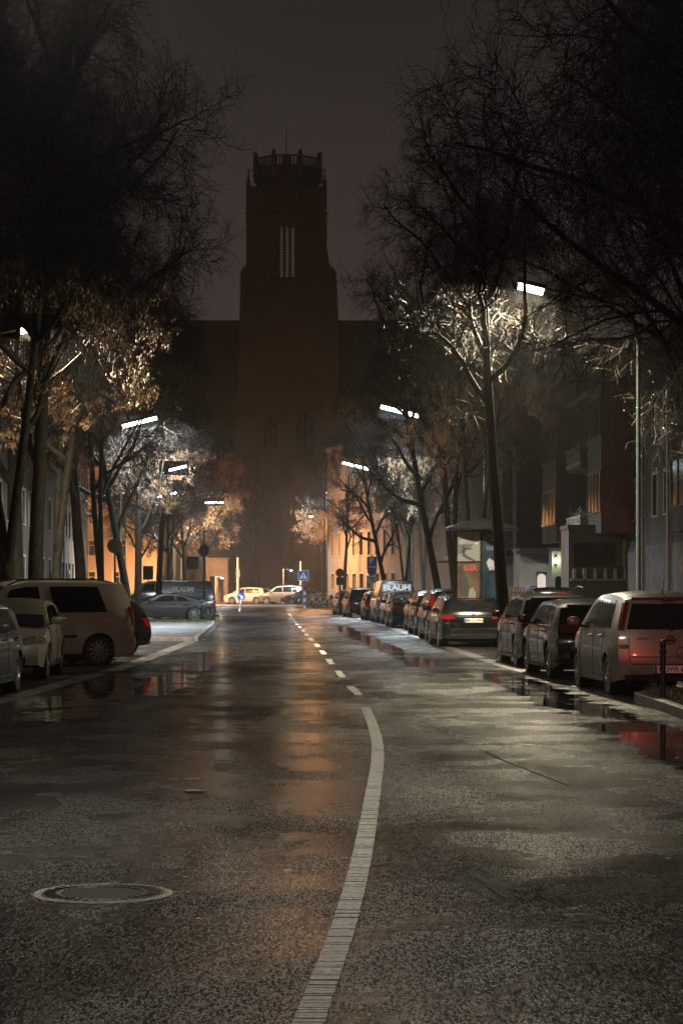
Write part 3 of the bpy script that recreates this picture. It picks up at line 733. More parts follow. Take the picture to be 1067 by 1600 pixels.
    MB().grid(lambda u, v: rear((-1+2*u)*.9, c0+.04+.10*v, .012), 12, 2).build('rear_valance', M['black_plastic'], W0, smooth=True)
    # lamps
    tl = tails or dict(f=(.66,.99), z=(.68,.90))
    for sg in (-1, 1):
        f0, f1 = tl['f']; z0, z1 = tl['z']; sl = tl.get('sl', 0)
        MB().grid(lambda u, v: rear(sg*(f0+(f1-f0)*u + sl*v*(1-u)), z0+(z1-z0)*v + tl.get('rise',0)*u, .012), 8, 6).build('tail_light', tailmat or M['tail'], W0, smooth=True)
        if wrap:
            d = tl.get('wrap', .18)
            MB().grid(lambda u, v: side(rin(z0+(z1-z0)*v)+.0+d*u*(1-.4*(1-v)), z0+(z1-z0)*v + tl.get('rise',0), sg, .010), 6, 6).build('tail_light', tailmat or M['tail'], W0, smooth=True)
        if tl.get('lower'):
            a, b, cc, dd = tl['lower']
            MB().grid(lambda u, v: rear(sg*(a+(b-a)*u), cc+(dd-cc)*v, .012), 5, 2).build('reflector', M['tail'], W0)
        if heads:
            MB().grid(lambda u, v: front(sg*(.52+.40*u), .60+.14*v+.05*u, .010), 8, 5).build('headlight', M['headlight'], W0, smooth=True)
            MB().grid(lambda u, v: side(L-.12-.30*u, .63+.13*v*(1-.3*u)+.02, sg, .008), 8, 4).build('headlight', M['headlight'], W0, smooth=True)
    if heads:
        MB().grid(lambda u, v: front((-1+2*u)*.42, .60+.12*v, .008), 10, 3).build('grille', M['black_plastic'], W0, smooth=True)
        MB().grid(lambda u, v: front((-1+2*u)*.70, .27+.14*v, .008), 10, 3).build('lower_grille', M['black_plastic'], W0, smooth=True)
        a = front(0, .50, .02); p = MB().box(-.26, .26, a[1]-.004, a[1]+.006, .45, .56).build('number_plate', M['plate'], W0)
    # number plate
    zp = (tl.get('plate', .58)); a = rear(0, zp, .014)
    p = MB().box(-.26, .26, a[1]-.012, a[1]+.004, zp-.055, zp+.055).build('number_plate', M['plate'], W0, bevel=.004)
    MB().box(-.285, .285, a[1]-.006, a[1]+.006, zp-.075, zp-.056).build('plate_frame', M['black_plastic'], W0)
    MB().box(-.258, -.215, a[1]-.0135, a[1]-.011, zp-.052, zp+.052).build('plate_stripe', M['plate_blue'], p)
    if plate:
        text_mesh(plate, .105, M['ink'], 'lettering', p, (.022, a[1]-.0135, zp), (R(90),0,0), .001, .86, .0015)
    if badge: badge(W0, rear, M)
    if rails:
        for sg in (-1, 1):
            y0, y1 = .45, S['wb'][1]-.1
            pts = []
            for u in np.linspace(0,1,12):
                y = y0+(y1-y0)*u; hh = .055*min(1, min(u,1-u)*9)
                pts.append((sg*hw(y, zedge(y))*.90, y, top(y)-.045+hh+.01))
            MB().tube(pts, .016, 6).build('roof_rail', M['dark_metal'] if rails != 'bright' else M['chrome'], W0, smooth=True)
    if antenna:
        z = top(.55); MB().tube([(0,.55,z-.01),(0,.5,z+.06),(0,.42,z+.19)], [.014,.008,.003], 6).build('roof_aerial', M['black_plastic'], W0)
    if exhaust:
        a = rear(-.35, c0+.0); MB().lathe([(.03,-.12),(.03,.04),(.022,.04),(.022,-.05)], 14, (a[0], a[1]-.0, c0), 'Y').build('exhaust_pipe', M['chrome'], W0, smooth=True)
    # place by a body corner
    hx, hy = -math.sin(rot), math.cos(rot)
    if corner == 'RL': lx = Vector((-W/2*.97, 0.06, 0))
    elif corner == 'RC': lx = Vector((0, 0, 0))
    elif corner == 'FL': lx = Vector((-W/2*.9, L-.1, 0))
    wl = Matrix.Rotation(rot, 3, 'Z') @ lx
    W0.location = (rl[0]-wl.x, rl[1]-wl.y, 0.0); W0.rotation_euler = (0, 0, rot)
    W0.scale = (scale,)*3
    return W0

P_gold = paint('champagne_paint', (.48,.44,.35), .35, .34)
P_silver = paint('silver_beige_paint', (.20,.185,.155), .35, .32)
P_black = paint('wet_black_paint', (.003,.0032,.0035), .1, .14)
P_black2 = paint('black_paint', (.004,.004,.0045), .1, .18)
P_dgrey = paint('dark_grey_paint', (.045,.05,.055), .5, .24)
P_blue = paint('blue_grey_paint', (.10,.13,.15), .6, .25)
P_van = paint('van_black_paint', (.016,.018,.02), .1, .25, drops=0)
P_white = paint('white_paint', (.26,.24,.22), .0, .3)
P_msilver = paint('minivan_silver_paint', (.13,.125,.115), .5, .3)

def ring_badge(W0, rear, M):
    a = rear(0, .86, .012); b = MB()
    pts = [(a[0]+.062*math.cos(t), a[1]-.004, .87+.062*math.sin(t)) for t in np.linspace(0, 2*math.pi, 30)]
    b.tube(pts, .008, 6, cap=False)
    b.add([(-.10,a[1]-.012,.862),(.01,a[1]-.012,.884),(.0,a[1]-.012,.868),(.10,a[1]-.012,.874),(-.01,a[1]-.012,.852),(.0,a[1]-.012,.867)], [(0,1,2),(3,4,5),(0,2,5,4),(1,3,5,2)])
    b.build('badge', M['dark_metal'], W0, smooth=True)
    c = rear(-.62, .88, .010)
    text_mesh('MERIVA', .055, M['dark_metal'], 'lettering', W0, (c[0]+.06, c[1]-.002, .885), (R(90),0,R(-6)), .002)
    h = MB(); d = rear(.05, .66, .01)
    h.lathe([(.085,-.02),(.085,.0),(.07,.012),(.0,.006)], 24, (d[0]+.12, d[1]-.005, .68), 'Y'); h.build('tailgate_handle', P_silver, W0, smooth=True)
    MB().grid(lambda u, v: rear((-1+2*u)*.78, .600+.018*v, .012*(v)), 12, 2).build('tailgate_crease', P_silver, W0, smooth=True)
def star_badge(W0, rear, M):
    a = rear(0, .90, .012); b = MB()
    pts = [(a[0]+.05*math.cos(t), a[1]-.004, .93+.05*math.sin(t)) for t in np.linspace(0, 2*math.pi, 26)]
    b.tube(pts, .005, 5, cap=False)
    for k in range(3):
        t = R(90+120*k); b.tube([(a[0], a[1]-.006, .93), (a[0]+.05*math.cos(t), a[1]-.006, .93+.05*math.sin(t))], [.009,.003], 5)
    b.build('badge', M['chrome'], W0)
    MB().grid(lambda u, v: rear((-1+2*u)*.56, .835+.016*v, .02), 12, 1).build('chrome_strip', M['chrome'], W0)
    MB().grid(lambda u, v: rear((-1+2*u)*.74, .335+.022*v, .02), 12, 1).build('chrome_strip', M['chrome'], W0)
def RLp(px, Y): return (gx(px, Y), Y)
# ---- right hand row (all seen from behind)
car('mpv', 'silver beige minivan with tall dark rear window at the right edge of the photo', 'car', P_silver, RLp(962,33.3), .07, nsp=5,
    tails=dict(f=(.90,1.0), z=(1.02,1.44), wrap=.09, plate=.42, lower=(.80,.99,.74,.80)), plate='M  SWR 65', badge=ring_badge, antenna=True, exhaust=True)
car('estate', 'black estate car with rounded glass and red tail lights directly ahead of the silver minivan', 'car', P_black, RLp(868,38.9), .055, nsp=9,
    tails=dict(f=(.50,.98), z=(.84,.98), rise=.03, sl=.1, wrap=.3, lower=(.42,.78,.36,.40), plate=.62), chromeline=True)
car('suv', 'black high hatchback with brown red tail light, third car from the right edge', 'car', P_black2, RLp(808,45.2), .06, nsp=8,
    tails=dict(f=(.55,.99), z=(.92,1.06), wrap=.26, plate=.62), chromeline=True, scale=.93)
car('suv', 'black off-roader with bright roof rails standing on the second row before the entrance', 'car', P_black2, RLp(829,60), .03, rails='bright', tails=dict(f=(.7,.99), z=(.9,1.15)), scale=1.0)
car('estate', 'wide black estate with red lamps joined by chrome and plate BM CC 9945', 'car', P_black, RLp(689,60), .045, nsp=8,
    tails=dict(f=(.60,.99), z=(.78,.89), sl=.06, wrap=.28, plate=.74), plate='BM CC 9945', badge=star_badge, rails=True, chromeline=True, exhaust=True)
car('suv', 'dark tall family car with high mounted tail lamp just ahead of the wide estate', 'car', P_black2, RLp(667,67), .045, rails=True, scale=.97, tails=dict(f=(.86,.99), z=(1.1,1.45), wrap=.08))
car('hatch', 'dark hatchback showing only its flank, second ahead of the wide estate', 'car', P_dgrey, RLp(651,74.5), .045, scale=1.05)
car('hatch', 'dark hatchback showing only its flank, third ahead of the wide estate', 'car', P_black, RLp(644,80.5), .045, scale=1.05)
car('saloon', 'black saloon with bright red tail lamps in the middle of the right row', 'car', P_black, RLp(612,87), .045, tails=dict(f=(.60,.99), z=(.78,.90), plate=.62))
car('estate', 'dark estate with brown glinting flank just behind the black lettered van', 'car', P_dgrey, RLp(604,93.5), .05, rails=True)
vanr = car('bigvan', 'black delivery van with pale BLAUM lettering on its rear doors, parked on the right', 'van', P_van, RLp(589,99.5), .06, name='parked_van', group='lettered black vans',
    rear_glass=False, spoiler=False, tails=dict(f=(.90,1.0), z=(1.0,1.35), wrap=.06))
car('hatch', 'dark hatchback with one red lamp just ahead of the black lettered van', 'car', P_black2, RLp(571,107), .06)
car('suv', 'dark off-roader seen squarely from behind near the end of the right row', 'car', P_black, RLp(544,116.5), .10, rails=True, scale=.96)
car('hatch', 'farthest dark hatchback of the right row beside the bicycles', 'car', P_black2, RLp(530,125), .12, scale=1.0)
car('saloon', 'dark car half hidden beside the bicycles beyond the right row', 'car', P_dgrey, RLp(518,187), R(75), group='cars parked across the junction')
# ---- left hand side
PI = math.pi
car('hatch', 'blue grey hatchback cut off by the left edge of the photo', 'car', P_blue, RLp(38,35.6), PI-.02, nsp=7, chromeline=True)
car('hatch', 'beige small car facing the viewer between the blue grey hatchback and the gold van', 'car', P_gold, RLp(101,43.2), PI+.03, nsp=6, plate=None)
car('boxvan', 'gold beige high roof van with large black side window and roof rails', 'van', P_gold, (gx(207,46.4),46.4), R(117), nsp=11, name='parked_van', rails=True, mould=True, tails=dict(f=(.9,1.0), z=(.85,1.25), wrap=.09))
car('hatch', 'black hatchback peeping out behind the gold van, parked at an angle', 'car', P_black, (gx(234,53.5),53.5), R(117), nsp=6)
car('coupe', 'dark grey coupe seen from the side before the long black van', 'car', P_dgrey, (gx(333,103.5),103.5), R(99), nsp=9, group='cars parked on the left', scale=1.0)
vanl = car('bigvan', 'long black van with pale BLAUM lettering on its side behind the grey coupe', 'van', P_van, (gx(334,111),111), R(95), name='parked_van', group='lettered black vans', tails=dict(f=(.90,1.0), z=(1.0,1.35), wrap=.06))
# ---- across the junction
car('suv', 'small white off-roader parked across the junction before the church', 'car', P_white, (gx(412,199),199), R(68), group='cars parked across the junction', scale=.94)
car('mpv', 'silver people carrier parked across the junction behind the keep right sign', 'car', P_msilver, (gx(474,197.5),197.5), R(72), group='cars parked across the junction', rails=True, scale=1.08, tails=dict(f=(.84,1.0), z=(.85,1.3), wrap=.1))

def blaum_logo(parent, M4, s):
    """lettering BLAUM in a pale outlined box, plus small lines; local XZ plane facing -Y"""
    b = MB(); w, h, t = 1.16*s, .30*s, .035*s
    b.box(-w/2, w/2, -.004, .0, h/2-t, h/2); b.box(-w/2, w/2, -.004, 0, -h/2, -h/2+t); b.box(-w/2, -w/2+t, -.004, 0, -h/2+t, h/2-t); b.box(w/2-t, w/2, -.004, 0, -h/2+t, h/2-t)
    o = b.build('lettering', M['grey_ink'], parent); o.matrix_local = M4
    tm = text_mesh('BLAUM', .30*s, M['white_ink'], 'lettering', parent, ext=.002, bold=.012*s); tm.matrix_local = M4 @ Matrix.Rotation(R(90), 4, 'X') @ Matrix.Diagonal((1.12,1,1,1))
    return o
blaum_logo(vanr, Matrix.Translation((-.02, -.02, 1.60)) , 1.15)
t_ = text_mesh('SANITÄR', .13, M['grey_ink'], 'lettering', vanr, (-.38, -.09, 1.32), (R(90),0,0), .002)
Ml = Matrix.Rotation(R(-90), 4, 'Z')
blaum_logo(vanl, Matrix.Translation((-.925, 1.62, 1.48)) @ Ml, 1.0)
text_mesh('SANITÄR HEIZUNG', .13, M['grey_ink'], 'lettering', vanl, (-.935, 1.62, 1.20), (R(90),0,R(-90)), .002)
for k, w_ in enumerate(['GAS','WASSER','WÄRME']):
    text_mesh(w_, .15, M['grey_ink'], 'lettering', vanl, (-.925, .55, 1.62-.17*k), (R(90),0,R(-90)), .002)

# ================================================================== bicycles
def bicycle(name, label, x, y, z, rot, m, group, lean=0.0, child=False):
    r = empty(name, (x,y,z), rot, label, 'bicycle', group); r.rotation_euler = (R(lean), 0, rot)
    for k, yc in enumerate((-.52, .52)):
        t = MB(); pts = [(yc+.33*math.cos(a), 0, .34+.33*math.sin(a)) for a in np.linspace(0, 2*math.pi, 25)]
        t.tube(pts, .016, 5, cap=False); w = t.build('wheel', M['tyre'], r)
        s = MB()
        for j in range(12):
            a = 2*math.pi*j/12; s.tube([(yc,0,.34),(yc+.32*math.cos(a),0,.34+.32*math.sin(a))], .0025, 3, cap=False)
        s.build('spokes', M['grey_metal'], w)
        fd = MB(); fd.grid(lambda u, v: (yc+.365*math.cos(R(20)+u*R(140)), -.025+.05*v, .34+.365*math.sin(R(20)+u*R(140))), 12, 1); fd.build('mudguard', m, r)
    f = MB(); BB = (-.06,0,.30); ST = (-.2,0,.80); HT = (.36,0,.85); HL = (.40,0,.72)
    for a, b in ((BB,ST),(BB,HL),((-.19,0,.72),HT),((-.52,0,.34),BB),((-.52,0,.34),(-.19,0,.74)),(HT,(.36,0,.93)),(HL,(.52,0,.34))):
        f.tube([a,b], .016, 6)
    f.build('frame', m, r)
    MB().tube([(-.2,0,.80),(-.22,0,.92)], .012, 6).build('seat_post', M['grey_metal'], r)
    sd = MB(); sd.add([(-.36,-.08,.95),(-.36,.08,.95),(-.12,.02,.94),(-.12,-.02,.94),(-.36,-.07,.91),(-.36,.07,.91),(-.12,.015,.91),(-.12,-.015,.91)], [(0,1,2,3),(4,7,6,5),(0,4,5,1),(1,5,6,2),(2,6,7,3),(3,7,4,0)])
    sd.build('saddle', M['black_plastic'], r)
    MB().tube([(.27,-.28,1.0),(.36,-.2,1.02),(.38,0,.98),(.36,.2,1.02),(.27,.28,1.0)], .012, 6).build('handlebar', M['grey_metal'], r)
    c = MB().lathe([(.085,-.004),(.085,.004),(.0,.004)], 14, (-.06,.04,.30), 'Y').build('chainring', M['dark_metal'], r)
    MB().tube([(-.50,.02,.70),(-.28,.02,.72)], .012, 4).build('carrier', M['dark_metal'], r)
    return r
bm_l = paint('bike_light_paint', (.75,.68,.58), .2, .3); bm_d = paint('bike_dark_paint', (.02,.02,.025), .2, .3); bm_r = paint('bike_red_paint', (.4,.05,.04), .1, .3)
bicycle('bicycle', 'dark bicycle leaning in front of the grey coupe, nearer the van tail', gx(316,101.5), 101.5, 0, R(70), bm_d, 'bicycles beside the long van', 6)
bicycle('bicycle', 'dark bicycle right behind the long van at the edge of the road', gx(332,104.5), 104.5, 0, R(100), bm_d, 'bicycles beside the long van', 6)
rr = random.Random(4)
bd = ['leftmost bicycle of the lit rack right of the blue and white post', 'second bicycle from the left in the lit rack', 'third bicycle from the left in the lit rack', 'fourth bicycle from the left in the lit rack', 'fifth bicycle from the left in the lit rack', 'sixth bicycle from the left in the lit rack', 'seventh bicycle from the left in the lit rack', 'rightmost bicycle of the lit rack, next to the farthest parked hatchback']
for i in range(8):
    px = 483 + i*5.4; Y = 158 + rr.uniform(-2,2)
    bicycle('bicycle', bd[i], gx(px,Y), Y, .1, R(rr.uniform(20,75)), [bm_l,bm_r,bm_l,bm_d][i%4], 'bicycles in the rack at the junction', rr.uniform(-6,6))
rk = empty('bicycle_rack', (gx(502,159.5),159.5,.1), 0, 'low metal bicycle rack under the lit bicycles', 'bicycle rack')
k = MB(); k.box(-1.2,1.2,-.03,.03,0,.04)
for i in range(9):
    x = -1.1+i*.275; k.tube([(x,0,.03),(x,0,.5),(x+.04,0,.54),(x+.10,0,.54),(x+.14,0,.5),(x+.14,0,.03)], .012, 5)
k.build('hoops', M['grey_metal'], rk)

# ================================================================== signs and posts
def post(r, h, rad=.03, m=None): return MB().tube([(0,0,0),(0,0,h)], rad, 10).build('post', m or M['grey_metal'], r, smooth=True)
S_blue = mat('sign_blue', (.02,.06,.36), .3, 0, .1, 4, coat=.6); S_white = mat('sign_white', (.62,.62,.6), .3, 0, .06, 4, coat=.6); S_red = mat('sign_red', (.45,.02,.02), .3, 0, .1, 4, coat=.6)
def disc(mb, r_, y0, y1, z, n=36): mb.lathe([(0,y0),(r_,y0),(r_,y1),(0,y1)], n, (0,0,z), 'Y'); return mb
# zebra crossing sign
Y = 150; s_ = empty('crossing_sign', (gx(474,Y), Y, 0.1), 0, 'square blue pedestrian crossing sign with white triangle', 'road sign')
z = gz(899.5,Y)-.1; a = .36
post(s_, z+.3); MB().box(-a,a,-.055,-.035,z-a,z+a).build('panel', S_white, s_, bevel=.02)
MB().box(-a+.035,a-.035,-.060,-.0551,z-a+.035,z+a-.035).build('field', S_blue, s_)
MB().prism([(-.27,z-.22),(.27,z-.22),(0,z+.26)], lambda x,zz:(x,-.066,zz), lambda x,zz:(x,-.0601,zz)).build('triangle', S_white, s_)
k = MB(); k.lathe([(0,-.001),(.035,-.001),(.035,.004),(0,.004)], 14, (0,-.07,z+.10), 'Y')
k.tube([(0,-.07,z+.06),(0,-.07,z-.04)], .03, 6); k.tube([(0,-.07,z-.04),(-.07,-.07,z-.16)], .016, 5); k.tube([(0,-.07,z-.04),(.07,-.07,z-.16)], .016, 5)
k.tube([(0,-.07,z+.05),(-.09,-.07,z-.02)], .012, 5); k.tube([(0,-.07,z+.05),(.09,-.07,z-.02)], .012, 5)
k.build('walking_figure', M['ink'], s_)
k = MB()
for i in range(5): k.box(-.2+i*.085,-.155+i*.085,-.072,-.067,z-.21,z-.175)
k.build('stripes', M['ink'], s_)
# keep right sign on short post
Y = 144; s_ = empty('keep_right_sign', (gx(377,Y), Y, 0), 0, 'round blue sign with white arrow on a short white post', 'road sign')
z = gz(932,Y); MB().tube([(-.12,0,0),(0,0,z-.2)], .06, 12).build('post', S_white, s_, smooth=True)
for q in (.25,.42): MB().lathe([(.064,-.04),(.066,.04)], 12, (-.12*(1-q/(z-.2)),0,q)).build('band', S_red, s_)
disc(MB(), .27, -.02, .02, z).build('disc', S_blue, s_, smooth=True)
k = MB(); pts = [(-.15,.13),(-.09,.19),(.08,.02),(.15,.09),(.16,-.16),(-.09,-.15),(-.02,-.08),(-.19,.09)]
k.prism([(-x,zz) for x,zz in [(.10,.17),(.17,.10),(0.02,-.05),(.09,-.13),(-.15,-.15),(-.13,.09),(-.05,.02)]], lambda x,zz:(x,-.028,z+zz), lambda x,zz:(x,-.0201,z+zz)).build('arrow', S_white, s_)
# blue and white striped bollard post
Y = 150.5; s_ = empty('striped_post', (gx(475.5,Y), Y, .1), 0, 'blue and white striped post below the crossing sign', 'bollard')
for q in range(5): MB().lathe([(0,0),(.1,0),(.1,.24),(0,.24)], 14, (0,0,q*.24)).build('band', S_blue if q%2 else S_white, s_, smooth=True)
# parking sign post
Y = 112; s_ = empty('parking_sign', (gx(581,Y), Y, 0.1), 0, 'post carrying a blue parking sign above a round no stopping sign and a small panel', 'road sign')
post(s_, gz(867,Y)-.1)
z = gz(879,Y)-.1; b = .26
MB().box(-b,b,-.06,-.035,z-.34,z+.30).build('panel', S_blue, s_, bevel=.02); text_mesh('P', .42, S_white, 'lettering', s_, (-.03,-.062,z+.08), (R(90),0,0), .002, 1, .01)
MB().box(-.2,.2,-.066,-.0602,z-.26,z-.20).build('small_text_bar', S_white, s_)
z2 = gz(892.5,Y)-.1
disc(MB(), .24, -.06, -.035, z2).build('disc', S_red, s_, smooth=True); disc(MB(), .185, -.066, -.0601, z2).build('inner_disc', S_blue, s_, smooth=True)
z3 = gz(904,Y)-.1
MB().box(-.25,.25,-.06,-.035,z3-.23,z3+.14).build('panel', S_white, s_, bevel=.015)
k = MB(); k.box(-.18,.18,-.066,-.0601,z3+.02,z3+.06); k.box(-.18,.14,-.066,-.0601,z3-.06,z3-.03); k.box(-.18,.18,-.066,-.0601,z3-.14,z3-.11); k.build('text_bars', M['ink'], s_)
# left dark backs of signs
Y = 106; s_ = empty('round_sign', (gx(319,Y), Y, 0), 0, 'dark round sign turned away on a thick post behind the long van', 'road sign')
post(s_, gz(853,Y), .05, M['dark_metal']); k = MB(); k.lathe([(0,-.02),(.30,-.02),(.30,.02),(0,.02)], 36, (0,0,0), 'Y'); o = k.build('disc', M['dark_metal'], s_, smooth=True); o.location = (0,-.06,gz(860,Y)); o.rotation_euler=(0,0,R(40))
Y = 118; s_ = empty('traffic_mirror', (gx(302,Y), Y, 0.1), R(-22), 'rectangular convex traffic mirror with bright reflection on a thin post', 'mirror')
post(s_, gz(875,Y)-.1, .03); z = gz(880,Y)-.1
def mir(u, v):
    x, zz = (-1+2*u), (-1+2*v); q = lambda t: t
    return (x*.36, -.10-.05*(1-(x*x+zz*zz)/2), z+zz*.30)
MB().box(-.40,.40,-.09,-.05,z-.34,z+.34).build('frame', M['grey_metal'], s_, bevel=.03)
MB().grid(mir, 10, 10).build('mirror_glass', M['chrome'], s_, smooth=True)
k = MB(); k.box(-.42,.42,-.22,-.05,z+.342,z+.36); k.build('hood', M['grey_metal'], s_)
Y = 126; s_ = empty('traffic_sign', (gx(232,Y), Y, 0.1), 0, 'square dark sign back between two trunks left of the mirror', 'road sign')
post(s_, gz(884,Y)-.1, .03, M['dark_metal']); z = gz(895,Y)-.1; MB().box(-.30,.30,-.06,-.03,z-.40,z+.40).build('panel', M['dark_metal'], s_, bevel=.02)
Y = 78; s_ = empty('round_sign', (gx(180,Y), Y, 0.1), 0, 'dark round sign turned away beside the green pole among the left trunks', 'road sign')
post(s_, gz(845,Y)-.1, .035, M['dark_metal']); k = MB(); disc(k, .27, -.08, -.05, gz(853,Y)-.1); k.build('disc', M['dark_metal'], s_, smooth=True)
Y = 122; s_ = empty('round_sign', (gx(531,Y), Y, 0.1), 0, 'round reddish sign with panel on a post before the orange lit house', 'road sign')
post(s_, gz(888,Y)-.1, .035, M['dark_metal']); k = MB(); disc(k, .24, -.08, -.05, gz(895,Y)-.1); k.build('disc', S_red, s_, smooth=True)
z = gz(908,Y)-.1; MB().box(-.2,.2,-.08,-.05,z-.22,z+.22).build('panel', M['black_plastic'], s_)
# black bollard on the grass bed at the right
Y = 30.6; s_ = empty('bollard', (gx(1035,Y), Y, .12), 0, 'black kerb bollard with rounded head before the silver minivan', 'bollard')
MB().lathe([(0,-.05),(.045,-.05),(.045,.0),(.04,.05),(.04,.62),(.052,.63),(.052,.66),(.04,.67),(.036,.71),(.045,.74),(.045,.78),(.03,.815),(0,.825)], 24).build('shaft', M['dark_metal'], s_, smooth=True)
# pale thin posts across the junction
for px, py, Yq, lab in ((372,871,200,'slim pale post above the small white off-roader'),(470,877,206,'thin lit pole left of the crossing sign')):
    s_ = empty('street_post', (gx(px,Yq),Yq,.1), 0, lab, 'post'); MB().tube([(0,0,0),(0,0,gz(py,Yq)*.55),(0,0,gz(py,Yq)-.1)], [.13,.12,.09], 10).build('shaft', mat('pale_post2', (.4,.34,.26), .5), s_, smooth=True)
    MB().box(-.16,.16,-.14,.14,gz(py,Yq)-1.9,gz(py,Yq)-1.2).build('notice_box', mat('pale_box', (.3,.26,.2), .5), s_)

# advertising column with posters, right
Y = 61; ax = gx(752,Y); ad = empty('advertising_column', (ax, Y, .12), R(40), 'square advertising column with wide dark cap and posters on two sides', 'advertising column')
zt = gz(829,Y)-.12; hw_ = .50
MB().box(-hw_,hw_,-hw_,hw_,0,.25).build('plinth', M['dark_metal'], ad, bevel=.02)
MB().box(-hw_+.03,hw_-.03,-hw_+.03,hw_-.03,.25,zt).build('core', M['dark_metal'], ad)
k = MB(); k.lathe([(1.02,zt),(1.04,zt+.06),(.95,zt+.10),(.5,zt+.25),(0,zt+.34)], 40); k.lathe([(0,zt-.0),(1.02,zt)], 40); k.build('cap', M['dark_metal'], ad, smooth=True)
P_white_p = mat('poster_white', (.12,.12,.115), .35, 0, .06, 3, coat=.5); P_blue_p = mat('poster_blue', (.014,.026,.04), .3, 0, .6, 2.5, coat=.5); P_tan = mat('poster_tan', (.05,.032,.022), .3, 0, .5, 2.5, coat=.5); P_dark_p = mat('poster_dark', (.05,.02,.02), .3, 0, .5, 4, coat=.5)
def poster(parent, face, u0, u1, z0, z1, m, name='poster', d=.012):
    """face 'A' looks to -Y local, 'B' to +X local... """
    k = MB()
    if face == 'A': k.box(u0,u1,-hw_-d,-hw_+.028,z0,z1)
    else: k.box(-hw_-d,-hw_+.028,-u1,-u0,z0,z1)
    return k.build(name, m, parent)
def flat(parent, face, poly, zc, m, name='motif', d=.015):
    k = MB()
    if face == 'A': k.prism(poly, lambda u,v:(u,-hw_-d,zc+v), lambda u,v:(u,-hw_-.0125,zc+v))
    else: k.prism(poly, lambda u,v:(-hw_-d,-u,zc+v), lambda u,v:(-hw_-.0125,-u,zc+v))
    return k.build(name, m, parent)
def ptext(parent, face, t, size, u, z_, m):
    if face == 'A': return text_mesh(t, size, m, 'lettering', parent, (u,-hw_-.0135,z_), (R(90),0,0), .001, 1, .003)
    return text_mesh(t, size, m, 'lettering', parent, (-hw_-.0135,-u,z_), (R(90),0,R(-90)), .001, 1, .003)
p1 = poster(ad,'B',-.44,.44,2.26,zt-.05,P_white_p); p2 = poster(ad,'B',-.44,.44,.62,2.21,P_tan); p3 = poster(ad,'B',-.44,.44,.27,.58,M['ink'],'notice')
zz_ = zt-.05
flat(p1,'B',[(-.38,-.13),(.02,-.13),(.02,.0),(-.38,.0)],zz_-.03,M['grey_ink']); ptext(p1,'B','FÜR',.12,-.18,zz_-.095,P_white_p)
star = [(.22+.10*(1 if i%2==0 else .4)*math.sin(i*PI/5), .10*(1 if i%2==0 else .4)*math.cos(i*PI/5)) for i in range(10)]
flat(p1,'B',star,zz_-.10,M['red_ink']); flat(p1,'B',[(-.38,-.14),(.38,-.14),(.38,.0),(-.38,.0)],zz_-.20,M['grey_ink'])
dan = [(-.22,.24),(-.15,.26),(-.13,.19),(.16,.16),(.16,.14),(-.11,.12),(-.14,.03),(-.02,-.05),(.28,-.17),(.26,-.20),(-.06,-.12),(-.22,-.05),(-.27,.05),(-.24,.15)]
flat(p1,'B',dan,zz_-.62,M['ink']);
ptext(p2,'B','ILLER',.22,.08,2.07,M['red_ink'])
flat(p2,'B',[(-.36,.35),(-.18,.50),(-.02,.35),(.04,.06),(-.08,-.1),(-.05,-.5),(-.24,-.52),(-.3,-.1)],1.42,M['ink']); flat(p2,'B',[(-.05,-.48),(.05,.06),(.2,.12),(.32,-.06),(.22,-.48)],1.42,P_white_p)
q1 = poster(ad,'A',-.44,.44,1.15,zt-.06,P_blue_p); q2 = poster(ad,'A',-.44,.12,.28,1.12,mat('poster_teal',(.05,.08,.08),.3,0,.5,4)); q3 = poster(ad,'A',.14,.44,.35,1.10,mat('poster_grey',(.06,.07,.06),.3,0,.5,5))
ptext(q1,'A','FORIX',.24,-.05,zz_-.18,P_white_p); ptext(q1,'A','VARIE',.19,-.08,zz_-.46,P_white_p)
flat(q1,'A',[(-.3,.1),(-.2,.22),(-.02,.14),(.1,.2),(.16,.05),(.02,-.1),(-.2,-.12)],zz_-.95,M['grey_ink'])

# unseen red source added for the minivan, given a traffic signal's form
ERED = emis('added_red_light', (1.0,.10,.06), 1500)
tl_ = empty('added_red_signal', (4.75, 19.2, .12), 0, 'added out-of-view red light in traffic signal form turned to the parked minivan', 'traffic light')
MB().tube([(0,0,0),(0,0,3.3)], .05, 12).build('post', M['pole'], tl_, smooth=True)
MB().box(-.15,.15,.06,.26,2.3,3.25).build('housing', M['dark_metal'], tl_, bevel=.03)
for q, zc in enumerate((3.08,2.78,2.48)):
    MB().lathe([(0,.285),(.06,.28),(.10,.262)], 20, (0,0,zc), 'Y').build('lens', ERED[0] if q == 0 else M['pane'], tl_, smooth=True)
    MB().grid(lambda u, v: (.115*math.cos(R(-10)+u*R(200)), .26+.16*v, zc+.115*math.sin(R(-10)+u*R(200))), 14, 1).build('visor', M['dark_metal'], tl_, smooth=True)

lamp_light('SPOT', tl_, ERED[1], 750, (0,.31,3.08), (R(84),0,0), radius=.07)
